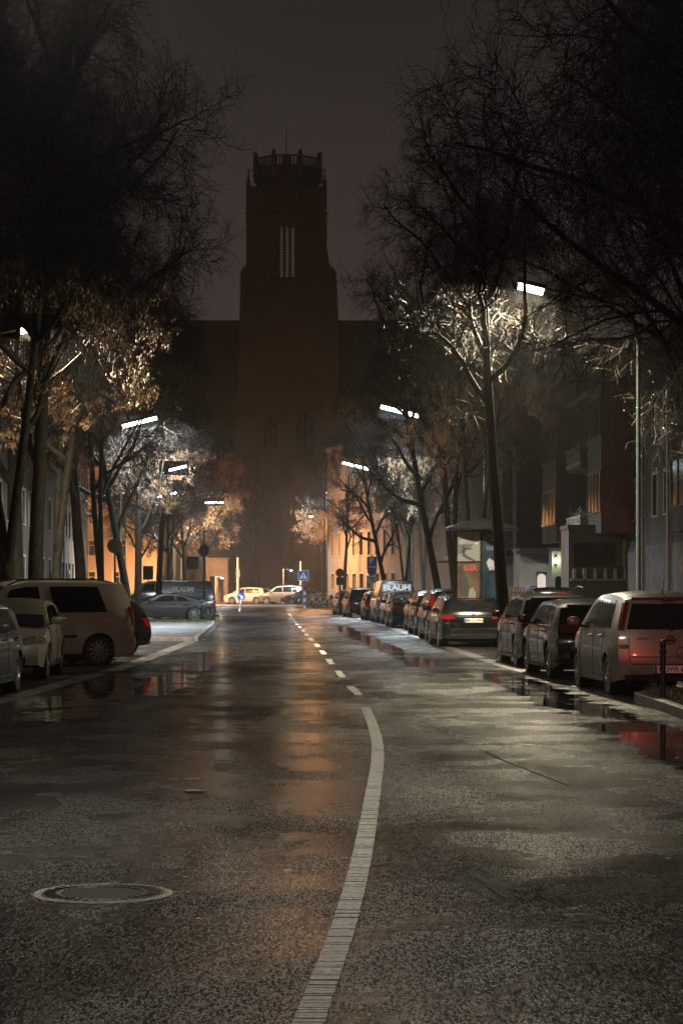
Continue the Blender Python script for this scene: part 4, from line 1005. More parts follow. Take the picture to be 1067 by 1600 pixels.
# ================================================================== trees
def make_tree(name, seed, H, spread, th, ntop=6, lean=0.0, fork=True, dens=1.0, r0=.26, leaf=None, leaf_n=0, leaf_zmax=99, drops=0, low=3.2, droop=.25, leafsize=.05, barkm=None):
    """tapered trunk with limbs (one mesh), fine crown (one mesh), leaves (one mesh)"""
    rnd = random.Random(seed); T = MB(); C = MB(); tips = []
    def rv(s): return Vector((rnd.gauss(0,s), rnd.gauss(0,s), rnd.gauss(0,s)))
    def shoot(p, d, ln, r, lvl):
        nseg = (8, 7, 6, 4, 3)[lvl]; pts = [p.copy()]; rad = [r]; q = p.copy(); d = d.normalized()
        for i in range(nseg):
            jit = (.035, .16, .22, .26, .30)[lvl]
            up = (.04, .07, .01, -.02, -.10*droop*4)[lvl]
            d = (d + rv(jit) + Vector((0,0,up))).normalized()
            q = q + d*(ln/nseg); pts.append(q.copy()); rad.append(r*(1 - (.62 if lvl < 2 else .75)*(i+1)/nseg))
        (T if lvl <= 1 else C).tube(pts, rad, (12, 8, 5, 4, 3)[lvl], cap=False)
        if lvl == 4: tips.append((pts[-1], d)); tips.append((pts[-2], d)); return
        if lvl >= 3: tips.append((pts[-1], d))
        nk = {0: ntop+2, 1: int(12*dens), 2: int(10*dens), 3: int(7*dens)}[lvl]
        t0 = {0: max(.25, low/ln), 1: .25, 2: .2, 3: .15}[lvl]
        for k in range(nk):
            t = t0 + (1-t0)*((k + rnd.random())/nk); i = min(int(t*nseg), nseg-1); fr = t*nseg - i
            b = pts[i].lerp(pts[i+1], fr); ax = (pts[i+1]-pts[i]).normalized()
            side = ax.orthogonal().normalized(); side = Matrix.Rotation(rnd.uniform(0, 2*PI) if lvl else 2.4*k + rnd.uniform(-.3,.3), 3, ax) @ side
            ang = {0: rnd.uniform(.55, 1.15), 1: rnd.uniform(.5, 1.1), 2: rnd.uniform(.5,1.1), 3: rnd.uniform(.4,1.1)}[lvl]
            dd = ax*math.cos(ang) + side*math.sin(ang)
            if lvl == 1 and dd.z < -.1: dd.z *= .3
            l2 = {0: spread*rnd.uniform(.85,1.15)*(1.25-.55*t), 1: spread*.42*rnd.uniform(.7,1.2)*(1.15-.5*t), 2: spread*.20*rnd.uniform(.7,1.3)*(1.1-.4*t), 3: spread*.10*rnd.uniform(.6,1.3)}[lvl]
            rr_ = {0: r*.52*(1.2-.5*t), 1: max(.018, rad[i]*.42), 2: max(.0115, rad[i]*.42), 3: .0072}[lvl]
            shoot(b, dd, l2, rr_, lvl+1)
    # root flare and trunk
    base = Vector((0,0,-.05)); d0 = Vector((lean, rnd.uniform(-.05,.05), 1))
    T.tube([(0,0,-.08),(0,0,.12),(0,0,.5)], [r0*1.5, r0*1.22, r0*1.02], 14, cap=False)
    if fork:
        k = rnd.uniform(1.4, 2.4); f = Vector((lean*k, 0, k)); T.tube([(0,0,.45),(f.x*.5,0,k*.5),(f.x,0,f.z+.1)], [r0*1.03, r0*.95, r0*.88], 14, cap=False)
        nst = 2
        for s in range(nst):
            a = rnd.uniform(0, PI) + s*PI
            shoot(f - Vector((0,0,.1)), Vector((.15*math.cos(a)+lean*.8, .15*math.sin(a), 1)), (H-k)*(.95 if s == 0 else .82), r0*(.70 if s == 0 else .6), 0)
    else:
        shoot(Vector((0,0,.45)), d0, H*.95, r0*1.03, 0)
    res = [T.build('trunk', barkm or M['bark'], None, smooth=True, ang=80), C.build('crown', M['twig'], None)]
    if leaf_n:
        Lm = MB(); cand = [t for t in tips if t[0].z < leaf_zmax]; clump = noise
        for i in range(leaf_n):
            p, d = cand[rnd.randrange(len(cand))]
            if noise.noise(p*.8) < -.05: continue
            for j in range(3):
                q = p + rv(leafsize*1.1); s = leafsize*rnd.uniform(.6,1.3); n_ = rv(1).normalized(); a = n_.orthogonal().normalized()
                a = (a + Vector((0,0,-1.2))).normalized(); b = a.cross(n_).normalized()
                Lm.add([q, q + a*s + b*s*.30 + n_*s*.1, q + a*s*2.1, q + a*s - b*s*.30 - n_*s*.1], [(0,1,2,3)])
        res.append(Lm.build('leaves', leaf or M['leaf'], None))
    if drops:
        Dm = MB()
        for i in range(drops):
            p, d = tips[rnd.randrange(len(tips))]
            s = rnd.uniform(.007,.014); c = p + rv(.03); v = []
            bmx = bmesh.new(); bmesh.ops.create_icosphere(bmx, subdivisions=1, radius=s, matrix=Matrix.Translation(c))
            Dm.add([tuple(x.co) for x in bmx.verts], [tuple(w.index for w in f.verts) for f in bmx.faces]); bmx.free()
        res.append(Dm.build('water_drops', M['drop'], None, smooth=True, ang=180))
    return [o for o in res]
TREES = {}
def use_tree(kind, x, y, rot, sc, label, group, z=0.1):
    r = empty('linden_tree', (x,y,z), rot, label, 'tree', group); r.scale = (sc[0], sc[0], sc[1])
    src = TREES[kind]
    for o in src:
        c = o.copy(); COL.objects.link(c); c.parent = r
    return r
TREES['A'] = make_tree('A', 11, 15.5, 5.6, 1, ntop=7, dens=1.0, leaf=M['leaf'], leaf_n=9500, leaf_zmax=8.9)
TREES['B'] = make_tree('B', 23, 15, 5.2, 1, ntop=10, fork=False, dens=1.25, r0=.25, leaf=M['leaf'], leaf_n=7500, leaf_zmax=8.5)
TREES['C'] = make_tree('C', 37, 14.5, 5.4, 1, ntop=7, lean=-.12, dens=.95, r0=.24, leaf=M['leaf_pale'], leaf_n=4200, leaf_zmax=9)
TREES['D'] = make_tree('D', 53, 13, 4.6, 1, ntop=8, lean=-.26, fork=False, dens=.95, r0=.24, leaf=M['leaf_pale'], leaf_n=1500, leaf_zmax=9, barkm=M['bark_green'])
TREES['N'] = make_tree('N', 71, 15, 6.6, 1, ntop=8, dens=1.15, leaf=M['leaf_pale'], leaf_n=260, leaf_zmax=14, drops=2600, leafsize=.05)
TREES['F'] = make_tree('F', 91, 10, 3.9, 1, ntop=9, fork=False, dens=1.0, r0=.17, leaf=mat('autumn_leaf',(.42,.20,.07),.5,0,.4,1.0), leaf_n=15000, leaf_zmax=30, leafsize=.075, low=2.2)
TREES['S2'] = make_tree('S2', 61, 12, 4.2, 1, ntop=8, lean=-.05, fork=False, dens=.95, r0=.19, leaf=M['leaf_pale'], leaf_n=160, leaf_zmax=10, low=5.5, drops=1500, barkm=mat('shaded_wet_bark', (.004,.004,.003), .7, 0, .5, 7, bump=1.0, bscale=22, spec=.05))  # darker bark copy: shade put into this trunk's colour beside the lamp
TREES['S'] = make_tree('S', 97, 9, 2.6, 1, ntop=7, fork=False, dens=.9, r0=.13, low=3.0)
lt = [ # left row: pixel of the trunk, distance, kind, rotation, scales
 (12,56,'A',.4,(.85,1.05),'thickest leaning trunk at the left edge with leaf filled crown'),
 (55,58,'B',1.2,(.85,1.1),'straight dark trunk second from the left edge, behind the gold van'),
 (30,71,'B',2.2,(1.0,1.12),'straight trunk of the second line, behind the thickest left trunk'),
 (88,69,'A',2.6,(.8,1.0),'forked trunk third from the left edge, above the roof of the gold van'),
 (130,75,'B',3.3,(.8,1.0),'stout upright trunk fourth from the left edge above the gold van window'),
 (165,82,'C',.2,(.75,1.0),'widely forked trunk above the rear end of the gold van'),
 (203,92,'D',.3,(.7,1.0),'thin dark wavy trunk left of the mossy one above the long van front'),
 (215,98,'B',5.1,(.68,.9),'slim mossy trunk above the front of the long black van'),
 (247,110,'B',.6,(.62,.85),'straight trunk above the middle of the long black van'),
 (262,130,'C',2.2,(.55,.7),'thin tree behind the orange leaves, right of the straight trunk above the long van'),
]
for px, Y, k, ro, sc, lab in lt:
    use_tree(k, gx(px,Y), Y, ro, sc, lab, 'bare lindens along the left pavement')
rt = [
 (790,51.5,'S2',.2,(.8,.88),'slender trunk just right of the advertising column, leaning a little left'),
 (738,68,'A',.9,(.58,.88),'broad forked trunk left of the advertising column'),
 (716,76,'C',0.3,(.7,.9),'dark leaning trunk left of the broad forked one beside the column'),
 (690,84,'D',0.1,(.62,.9),'strongly left leaning trunk above the dark tall family car'),
 (664,96,'C',1.0,(.5,.8),'upright trunk left of the strongly leaning one above the flank only cars'),
 (632,106,'A',3.6,(.42,.7),'forked trunk directly above the right black van'),
 (608,114,'D',0.0,(.55,.75),'mossy tree above the right van whose limb leans far to the left'),
 (640,135,'B',2.0,(.72,1.0),'tree in the fog behind the right row with its crown against the sky'),
]
for px, Y, k, ro, sc, lab in rt:
    use_tree(k, gx(px,Y), Y, ro, sc, lab, 'bare lindens along the right pavement')
use_tree('N', 8.3, 41, 2.9, (.95,1.05), 'near linden at the right edge with water drops on its overhanging branches', 'bare lindens along the right pavement')
use_tree('N', 9.2, 33, 1.3, (.9,1.05), 'near linden outside the right edge whose upper twigs reach into the photo', 'bare lindens along the right pavement')
use_tree('N', 10.4, 50, 5.1, (.85,1.0), 'dark linden at the right whose dense crown hangs over the brown panelled house', 'bare lindens along the right pavement')
use_tree('N', 9.6, 57, 4.0, (.8,.95), 'dark linden at the right standing right before the red panelled bay', 'bare lindens along the right pavement')
use_tree('A', -9.6, 44, 5.4, (.8,1.1), 'near linden outside the left edge whose leafy twigs reach into the photo', 'bare lindens along the left pavement')
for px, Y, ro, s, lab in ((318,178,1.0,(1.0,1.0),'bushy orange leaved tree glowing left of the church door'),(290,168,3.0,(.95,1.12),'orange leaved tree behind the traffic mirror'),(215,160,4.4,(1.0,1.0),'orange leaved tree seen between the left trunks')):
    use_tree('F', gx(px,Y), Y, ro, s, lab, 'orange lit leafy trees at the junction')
t = use_tree('S', gx(537,146), 146, .8, (1.0,1.1), 'small slim tree before the orange lit house', 'young trees at the junction')
use_tree('S', gx(395,215), 215, 2.8, (1.4,1.4), 'slim bare tree dim in the fog before the church', 'young trees at the junction')
# tree whose lit branch hangs beside the sodium lamp
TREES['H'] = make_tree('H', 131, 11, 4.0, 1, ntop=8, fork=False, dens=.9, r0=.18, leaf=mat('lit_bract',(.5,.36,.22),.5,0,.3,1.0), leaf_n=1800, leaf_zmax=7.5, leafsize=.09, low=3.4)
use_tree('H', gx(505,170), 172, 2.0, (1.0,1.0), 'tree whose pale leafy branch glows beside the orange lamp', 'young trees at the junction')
# twigs are cut away along the camera's sightlines so the lamps show
import mathutils
lamp_pts = [(gx(a, b), b, c) for a, b, c in ((830,LP[0],9),(48,LP[4],9),(625,LP[1],9),(556,LP[2],9),(521,LP[3],9),(218,LP[5],9),(272,LP[6],9),(261,LP[7],9),(335,LP[8],9))]
bpy.context.view_layer.update()
for r in [o for o in COL.objects if o.name.startswith('linden_tree')]:
    tx_, ty_ = r.location.x, r.location.y
    use = [q for q in lamp_pts if q[1] > ty_-8 and q[1]-ty_ < 75 and abs(tx_ - q[0]*ty_/q[1]) < 8]
    if not use: continue
    for c in r.children:
        if c.name.startswith('trunk'): continue
        me = c.data; nv = len(me.vertices); a = np.empty(nv*3, dtype=np.float32); me.vertices.foreach_get('co', a); a = a.reshape(-1,3)
        Mw = np.array(c.matrix_world); w_ = a @ Mw[:3,:3].T + Mw[:3,3]; bad = np.zeros(nv, bool)
        for q in use:
            Q = np.array(q); E = np.array((0,0,CH)); d_ = E - Q; d_ = d_/np.linalg.norm(d_); t_ = np.clip((w_-Q) @ d_, -0.5, 70)
            dist = np.linalg.norm(w_ - (Q + t_[:,None]*d_), axis=1); k_w = 1.0 if q is lamp_pts[0] else 1.0
            half = .95*(1 - t_/ (q[1]*1.15))
            rel = np.abs((w_ - (Q + t_[:,None]*d_)))
            bad |= (rel[:,0] < np.maximum(half, .3)*(.9 if q[1] > 60 else .5)) & (rel[:,2] < .30)
        if not bad.any(): continue
        npoly = len(me.polygons); ls = np.empty(npoly, dtype=np.int32); lt_ = np.empty(npoly, dtype=np.int32); me.polygons.foreach_get('loop_start', ls); me.polygons.foreach_get('loop_total', lt_)
        lv = np.empty(len(me.loops), dtype=np.int32); me.loops.foreach_get('vertex_index', lv)
        kb = np.add.reduceat(bad[lv].astype(np.int32), ls) > 0
        keep = np.nonzero(~kb)[0]
        lvl_ = lv.tolist(); lsl = ls[keep].tolist(); ltl = lt_[keep].tolist()
        faces = [lvl_[s:s+n] for s, n in zip(lsl, ltl)]
        nm = bpy.data.meshes.new(me.name); nm.from_pydata(a.tolist(), [], faces); nm.materials.append(me.materials[0]); c.data = nm
for k_ in TREES:
    for o in TREES[k_]: bpy.data.objects.remove(o, do_unlink=True)

# bush behind the long van
def bush(x, y, label, s=1.0, seed=1, h=.9):
    rnd = random.Random(seed); b = MB(); st = MB()
    for i in range(26):
        a = rnd.uniform(0,6.28); e = Vector((math.cos(a)*rnd.uniform(.2,.8)*s, math.sin(a)*rnd.uniform(.2,.8)*s, h*rnd.uniform(.7,1.2)))
        pts = [Vector((0,0,0)).lerp(e, t_) + Vector((0,0,.15*math.sin(t_*3))) for t_ in np.linspace(0,1,6)]
        st.tube(pts, [.02,.016,.012,.01,.007,.004], 4)
        for j in range(60):
            p = pts[2].lerp(pts[-1], rnd.random()) + Vector((rnd.gauss(0,.10),rnd.gauss(0,.10),rnd.gauss(0,.09))); d = Vector((rnd.gauss(0,1),rnd.gauss(0,1),rnd.gauss(0,1))).normalized()*.05; q = d.orthogonal().normalized()*.022
            b.add([p-d, p+q, p+d, p-q], [(0,1,2,3)])
    r = empty('bush', (x,y,.1), 0, label, 'bush'); st.build('stems', M['bark'], r); b.build('foliage', M['grass'], r)
bush(gx(290,119), 119, 'low green bush behind the roof of the long black van', 2.0, 1, 2.1)
bush(gx(272,117), 117.5, 'second low bush left of the traffic mirror post', 1.6, 2, 1.9)

# ================================================================== buildings
def wall_holes(mb, x0, x1, z0, z1, holes, th, arch=()):
    """wall in the local X-Z plane, outer face y=0, thickness toward +Y; rectangular holes with reveals"""
    xs = sorted({x0,x1}|{v for h in holes for v in (h[0],h[1]) if x0<v<x1}); zs = sorted({z0,z1}|{v for h in holes for v in (h[2],h[3]) if z0<v<z1})
    nx, nz = len(xs)-1, len(zs)-1
    solid = [[not any(h[0]-1e-6<=xs[i] and xs[i+1]<=h[1]+1e-6 and h[2]-1e-6<=zs[j] and zs[j+1]<=h[3]+1e-6 for h in holes) for j in range(nz)] for i in range(nx)]
    S = lambda i,j: 0<=i<nx and 0<=j<nz and solid[i][j]
    for i in range(nx):
        for j in range(nz):
            if not solid[i][j]: continue
            a,b,c,d = xs[i],xs[i+1],zs[j],zs[j+1]
            mb.add([(a,0,c),(b,0,c),(b,0,d),(a,0,d),(a,th,c),(b,th,c),(b,th,d),(a,th,d)], [(0,1,2,3),(4,7,6,5)] +
                   ([(0,3,7,4)] if not S(i-1,j) else []) + ([(1,5,6,2)] if not S(i+1,j) else []) + ([(0,4,5,1)] if not S(i,j-1) else []) + ([(3,2,6,7)] if not S(i,j+1) else []))
    return mb
def window(parent, M4, x0, x1, z0, z1, fm, pm, bars=1, dep=.12, sill=None, name='window', cross=False, light=None):
    f = MB(); t = .06
    f.box(x0,x0+t,dep,dep+.06,z0,z1); f.box(x1-t,x1,dep,dep+.06,z0,z1); f.box(x0+t,x1-t,dep,dep+.06,z0,z0+t); f.box(x0+t,x1-t,dep,dep+.06,z1-t,z1)
    for k in range(bars):
        xc = x0 + (x1-x0)*(k+1)/(bars+1); f.box(xc-.03,xc+.03,dep+.002,dep+.058,z0+t,z1-t)
    if cross: zc = z0+(z1-z0)*.68; f.box(x0+t,x1-t,dep+.004,dep+.056,zc-.03,zc+.03)
    o = f.build(name, fm, parent); o.matrix_local = M4
    p = MB().box(x0+t*.6,x1-t*.6,dep+.03,dep+.036,z0+t*.6,z1-t*.6).build('pane', light or pm, o)
    if sill: MB().box(x0-.06,x1+.06,-.05,dep-.002,z0-.07,z0-.004).build('sill', sill, o)
    return o
def MW(x, y, z=0, rot=0): return Matrix.Translation((x,y,z)) @ Matrix.Rotation(rot, 4, 'Z')

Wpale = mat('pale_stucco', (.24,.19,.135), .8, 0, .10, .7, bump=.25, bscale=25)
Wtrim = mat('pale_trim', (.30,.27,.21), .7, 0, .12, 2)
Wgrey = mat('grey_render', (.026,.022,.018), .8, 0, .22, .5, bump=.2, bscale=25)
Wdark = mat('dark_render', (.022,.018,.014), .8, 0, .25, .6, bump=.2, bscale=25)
Wred = mat('red_lit_cladding', (.17,.022,.014), .55, 0, .18, .8, bump=.12, bscale=10)  # reddish light on the end panel is put into this dark red
Bdark = wall_brick('dark_clinker', (.075,.045,.038), (.045,.032,.028), (.03,.03,.03), False, .25, .075, .012)
Slate = mat('dark_roof_tiles', (.03,.03,.03), .6, 0, .3, 3, bump=.4, bscale=12)
Wcurt = mat('drawn_curtain', (.30,.24,.16), .8, 0, .25, 6)

# --- orange lit corner house behind the bicycles. facade runs from the corner toward the viewer's right
def row_house(name, label, A, B, H, wallm, wins, trim, doors=(), depth=10, cat='building', plinth=None, roof=True, cornice=True, group=None, curt=None, fh=0.0):
    A = Vector(A); B = Vector(B); d = B - A; L = d.length; rot = math.atan2(d.y, d.x)
    r = empty(name, (A.x,A.y,0), rot, label, cat, group)
    holes = [(a,b,c,e) for a,b,c,e,*_ in wins] + [(a,b,c,e) for a,b,c,e in doors]
    w = MB(); wall_holes(w, 0, L, 0, H, holes, .35); 
    w.box(-.0, .35, .3502, depth, 0, H); w.box(L-.35, L, .3502, depth, 0, H); w.box(.3502, L-.3502, depth-.3, depth, 0, H)
    w.build('wall', wallm, r)
    I = Matrix.Identity(4)
    for wi in wins:
        a,b,c,e = wi[:4]; lit = wi[4] if len(wi) > 4 else None
        o = window(r, I, a, b, c, e, trim, M['pane'], bars=1 if b-a > .7 else 0, sill=trim, cross=(e-c) > 1.3, light=lit)
        k = MB(); t = .13
        k.box(a-t,a-.002,-.03,-.0,c-.075,e+t); k.box(b+.002,b+t,-.03,-.0,c-.075,e+t); k.box(a-.002,b+.002,-.03,-.0,e+.002,e+t); k.build('surround', trim, o)
    for (a,b,c,e) in doors:
        k = MB(); k.box(a,b,.22,.27,c,e); o = k.build('door', M['dark_metal'], r)
        k = MB(); t = .22; k.box(a-t,a-.002,-.06,-.0,c,e+t); k.box(b+.002,b+t,-.06,-.0,c,e+t); k.box(a-.002,b+.002,-.06,-.0,e+.002,e+t); k.build('door_surround', trim, o)
        MB().lathe([(.02,-.06),(.02,.0)], 8, (b-.15,.2,c+1.05), 'Y').build('handle', M['chrome'], o)
    if plinth: MB().box(-.03, L+.03, -.04, -.002, 0, .75).build('plinth', plinth, r)
    if cornice: MB().box(-.12, L+.12, -.28, -.002, H-.35, H-.1).build('cornice', trim, r)
    if roof:
        k = MB(); k.prism([(-.35, H), (depth+.3, H), (depth*.5, H+3.6)], lambda y,z:(-.1,y,z), lambda y,z:(L+.1,y,z)); k.build('roof', Slate, r)
    return r, L
Yh = 172
A = (gx(511,Yh), Yh); B = (gx(705,148), 148)
wl_ = []
for k in range(9):
    x = .95 + k*1.65
    for f in range(3): wl_.append((x, x+.62, 4.0+3.1*f, 5.75+3.1*f))
    if k not in (1,5): wl_.append((x, x+.75, 1.35, 2.6))
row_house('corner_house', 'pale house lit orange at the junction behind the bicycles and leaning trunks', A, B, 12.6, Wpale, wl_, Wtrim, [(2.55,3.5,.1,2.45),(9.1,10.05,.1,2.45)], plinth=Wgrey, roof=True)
# house number plaque and lamp on it
# --- second tall house with vertical fins, right of it
A2 = (gx(706,147), 147); B2 = (gx(806,112), 112)
r2, L2 = row_house('fin_fronted_house', 'house with tall vertical fins catching orange light behind the broad forked trunk', A2, B2, 14.5, Wgrey, [(1+2.6*k, 2.3+2.6*k, 4+3.2*f, 5.6+3.2*f) for k in range(13) for f in range(3)], Wtrim, [(4,5.1,.1,2.4)], roof=False)
k = MB()
for i in range(26): k.box(.4+i*1.3, .62+i*1.3, -.5, -.03, 3.7, 12.6)
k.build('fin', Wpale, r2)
MB().box(0, L2, -1.5, -.04, 3.25, 3.55).build('canopy', Wgrey, r2)

# --- right hand street front: row of dark houses with projecting bays, from far to near
def bay_house(name, label, Y0, Y1, X0, X1, H, wallm, bays, ground, trim, extra=None):
    """front plane from (X1,Y1) far to (X0,Y0) near, looking toward the street (-X)"""
    A = (X1, Y1); B = (X0, Y0)
    d = Vector(B)-Vector(A); L = d.length
    wins = []
    for k in range(int(L/2.6)):
        for f in range(int((H-3.6)/3.0)):
            wins.append((.8+k*2.6, 2.0+k*2.6, 4.3+3.0*f, 5.8+3.0*f))
    r, L = row_house(name, label, A, B, H, wallm, wins, trim, [], depth=11, roof=True, cornice=True)
    MB().box(-.01, L+.01, -.05, -.003, 0, 3.2).build('ground_floor_cladding', ground, r)
    for (a, b, dep, z0, z1, m, endm) in bays:
        k = MB(); k.box(a,b,-dep,-.004,z0,z1); o = k.build('bay', m, r, bevel=.01)
        # end face toward the viewer carries its own cladding with joints
        if endm:
            k = MB(); k.box(b+.002, b+.035, -dep+.02, -.03, z0+.03, z1-.03); k.build('end_panel', endm, o)
            k = MB()
            k.box(b+.036, b+.05, -dep*.55-.012, -dep*.55+.012, z0+.05, z1-.05); k.box(b-.0, b+.05, -dep-.03, -dep-.001, z0, z1); k.build('joint', M['dark_metal'], o)
        nf = int((z1-z0)/3.0)
        for f in range(nf):
            zc = z0+.9+f*3.0
            q = MB(); q.box(a+.15,b-.15,-dep-.03,-dep-.002,zc,zc+1.5); w = q.build('window', M['pane'], o)
            q = MB(); nb = 4
            for j in range(nb+1):
                xx = a+.15+(b-a-.3)*j/nb; q.box(xx-.035,xx+.035,-dep-.06,-dep-.031,zc-.035,zc+1.535)
            q.box(a+.10,b-.10,-dep-.065,-dep-.0325,zc-.06,zc-.03); q.box(a+.10,b-.10,-dep-.065,-dep-.0325,zc+1.53,zc+1.56)
            q.build('frame', M['dark_metal'], w, merge=True)
    return r, L
FX = lambda y: 11.9 - (y-60)*1.1/75
rb1, Lb1 = bay_house('far_bay_house', 'dark house with flat bays beyond the lit entrance on the right', 98, 136, FX(98), FX(136), 10.6, Wgrey, [(9,15,1.2,3.7,9.9,Wdark,Wgrey),(29.5,35.6,1.4,3.7,9.9,Wdark,Wgrey)], Bdark, Wtrim)
rb2, Lb2 = bay_house('red_bay_house', 'house with end panel on its bay coloured for reddish light and cluttered balconies above the shuttered window', 82, 97.9, FX(82), FX(97.9), 10.4, Wdark, [(7.6,11.9,1.25,3.8,9.8,Wdark,Wred)], Bdark, Wtrim)
rb3, Lb3 = bay_house('near_bay_house', 'plain grey rendered house at the right edge with dark brick ground floor', 58, 81.9, FX(58), FX(81.9), 10.8, Wgrey, [(8.0,13.5,.5,3.5,9.9,Wgrey,Wgrey)], Bdark, Wtrim)
# balconies with pots and railings on the far side of the red bay
for f in range(2):
    z = 3.7 + f*2.9
    k = MB(); k.box(2.6,7.5,-1.5,-.06,z,z+.16); o = k.build('balcony', Wgrey, rb2)
    k = MB(); k.box(2.6,7.5,-1.56,-1.5,z+.16,z+.30); k.box(2.6,7.5,-1.56,-1.5,z+.86,z+.94)
    for j in range(25): xx = 2.65+j*.19; k.box(xx,xx+.10,-1.55,-1.51,z+.301,z+.859)
    k.build('railing', Wtrim if f == 0 else M['dark_metal'], o)
    rn = random.Random(f); pm_ = mat('clay_pot', (.22,.12,.08), .7)
    for j in range(5): MB().lathe([(.0,z+.17),(.13,z+.17),(.18,z+.48),(.0,z+.46)], 10, (3.6+j*.85,-1.3,0)).build('flower_pot', pm_, o)
    k = MB()
    for j in range(900):
        c = 3.6+rn.randrange(5)*.85; p = Vector((c+rn.gauss(0,.2), -1.33+rn.gauss(0,.14), z+.62+abs(rn.gauss(0,.28)))); d_ = Vector((rn.gauss(0,1),rn.gauss(0,1),rn.gauss(0,1))).normalized()*.05; q = d_.orthogonal().normalized()*.02
        k.add([p-d_,p+q,p+d_,p-q],[(0,1,2,3)])
    k.build('plants', M['grass'], o)
# drain pipes
for (rb, xs) in ((rb2,(.4,15.2)),(rb3,(5.0,16.5)),(rb1,(8.5,26))):
    for x in xs: MB().tube([(x,-.14,.2),(x,-.14,9.9)], .06, 10).build('drain_pipe', M['grey_metal'], rb, smooth=True)
# entrance zone facing the viewer: set back yard walls between the bays (faces -Y)
def front_block(name, label, px0, px1, Y, z1, m, cat='building', dep=4.0, holes=()):
    x0, x1 = gx(px0,Y), gx(px1,Y); r = empty(name, (x0,Y,0), 0, label, cat)
    w = MB(); wall_holes(w, 0, x1-x0, 0, z1, holes, .3); w.box(.0,.3,.3002,dep,0,z1); w.box(x1-x0-.3,x1-x0,.3002,dep,0,z1); w.box(.3002,x1-x0-.3002,dep-.2,dep,0,z1); w.build('wall', m, r)
    MB().box(-.05,x1-x0+.05,-.06,dep+.05,z1+.002,z1+.16).build('roof', Slate, r)
    return r, x1-x0
Y = 104
re_, Le = front_block('entrance_annex', 'low lit entrance with pale arched door and grey wall, left of the wall lamp', 812, 876, Y, 3.35, mat('entrance_wall',(.42,.38,.33),.8,0,.15,1.0), holes=((.78,1.28,.1,2.35),(.62+.78,1.62+.1,.1,2.35)))
ELIT = emis('lit_door_glass', (1,.86,.68), .55)
def arch_poly(x0,x1,z0,z1,n=10):
    rx = (x1-x0)/2; zc = z1-rx; return [(x0,z0),(x1,z0)] + [(x0+rx+rx*math.cos(a), zc+rx*math.sin(a)) for a in np.linspace(0,PI,n)]
for (a,b) in ((.80,1.26),(1.42,1.70)):
    MB().prism(arch_poly(a,b,.1,2.3), lambda x,z:(x,.16,z), lambda x,z:(x,.20,z)).build('lit_door', ELIT[0], re_)
    k = MB(); k.tube([(a,.12,.1)]+[(x,.12,z) for x,z in arch_poly(a,b,.1,2.3)[2:][::-1]]+[(b,.12,.1)], .03, 6); k.build('door_frame', Wtrim, re_)
MB().box(.0,.76,-.03,-.002,.9,1.75).build('noticeboard', mat('pale_lilac_panel',(.42,.40,.46),.5), re_)
MB().box(-.2,Le+.1,-1.0,-.07,3.2,3.34).build('canopy', Wgrey, re_)
# wall lamp and arch niche column
Y = 101.5; rl_, Ll = front_block('lamp_pier', 'narrow greenish pier with arched niche carrying the small glowing wall lamp', 862, 886, Y, 3.3, mat('green_grey_wall',(.20,.22,.17),.8,0,.2,1.5), dep=1.6)
MB().prism(arch_poly(.14,.44,.1,2.15), lambda x,z:(x,-.03,z), lambda x,z:(x,-.002,z)).build('niche', M['pane'], rl_)
wlmp = empty('wall_lamp', (gx(867.5,Y), Y-.1, gz(876,Y)), 0, 'small bright upright wall lamp beside the entrance', 'wall lamp')
MB().box(-.05,.05,.03,.098,-.16,.16).build('mount', M['dark_metal'], wlmp); MB().lathe([(0,-.13),(.038,-.12),(.038,.12),(0,.13)], 14, (0,-.01,0)).build('tube', emis('wall_lamp_light',(1,.95,.62),60)[0], wlmp, smooth=True); lamp_light('POINT', wlmp, (1,.95,.62), 25, (0,-.12,0), radius=.03)
# shuttered window front with pale parapet posts
Y = 88; rs_, Ls = front_block('shuttered_front', 'dark brick front with slatted shutter and row of pale posts on a ledge', 888, 990, Y, 4.0, Bdark, dep=3, holes=((.2,1.9,2.45,3.45),))
k = MB(); k.box(.2,1.9,.15,.2,2.45,3.45); k.build('window', M['pane'], rs_)
k = MB(); k.box(2.06,2.56,-.10,-.003,2.3,3.66)
o = k.build('shutter_frame', Wgrey, rs_)
k = MB()
for i in range(17): zc = 2.46+i*.068; k.box(2.14,2.48,-.135,-.102,zc,zc+.038)
k.build('shutter_slats', Wtrim, o)
led = MB().box(.05,2.5,-.30,-.003,1.90,1.97).build('ledge', mat('ledge_wood',(.26,.19,.12),.7), rs_)
for i in range(6): MB().box(.14+i*.41,.28+i*.41,-.26,-.16,1.972,2.38).build('post', Wtrim, led, bevel=.008)
MB().box(.05,2.5,-.14,-.10,2.0,2.34).build('parapet_panel', Wgrey, led)
# right arch pier
Y = 85; rp_, Lp = front_block('arched_pier', 'narrow pale pier with dark arched niche at the far right', 1004, 1026, Y, 3.2, mat('pier_wall',(.22,.20,.16),.8,0,.2,1.5), dep=1.5)
MB().prism(arch_poly(.06,.34,.1,2.0), lambda x,z:(x,-.03,z), lambda x,z:(x,-.002,z)).build('niche', M['pane'], rp_)
# wooden gate posts left of the entrance
gt = empty('wooden_fence', (gx(795,78),78,.1), 0, 'short slatted wooden fence panel left of the entrance', 'fence')
k = MB()
for i in range(6): k.box(-.02+i*.1,.05+i*.1,-.03,.0,0,1.55)
k.build('slats', mat('fence_wood',(.24,.16,.10),.7,0,.3,6), gt); k = MB(); k.box(-.04,.60,.001,.03,1.3,1.38); k.box(-.04,.60,.001,.03,.3,.38); k.build('rail', mat('fence_rail',(.2,.13,.08),.7), gt)

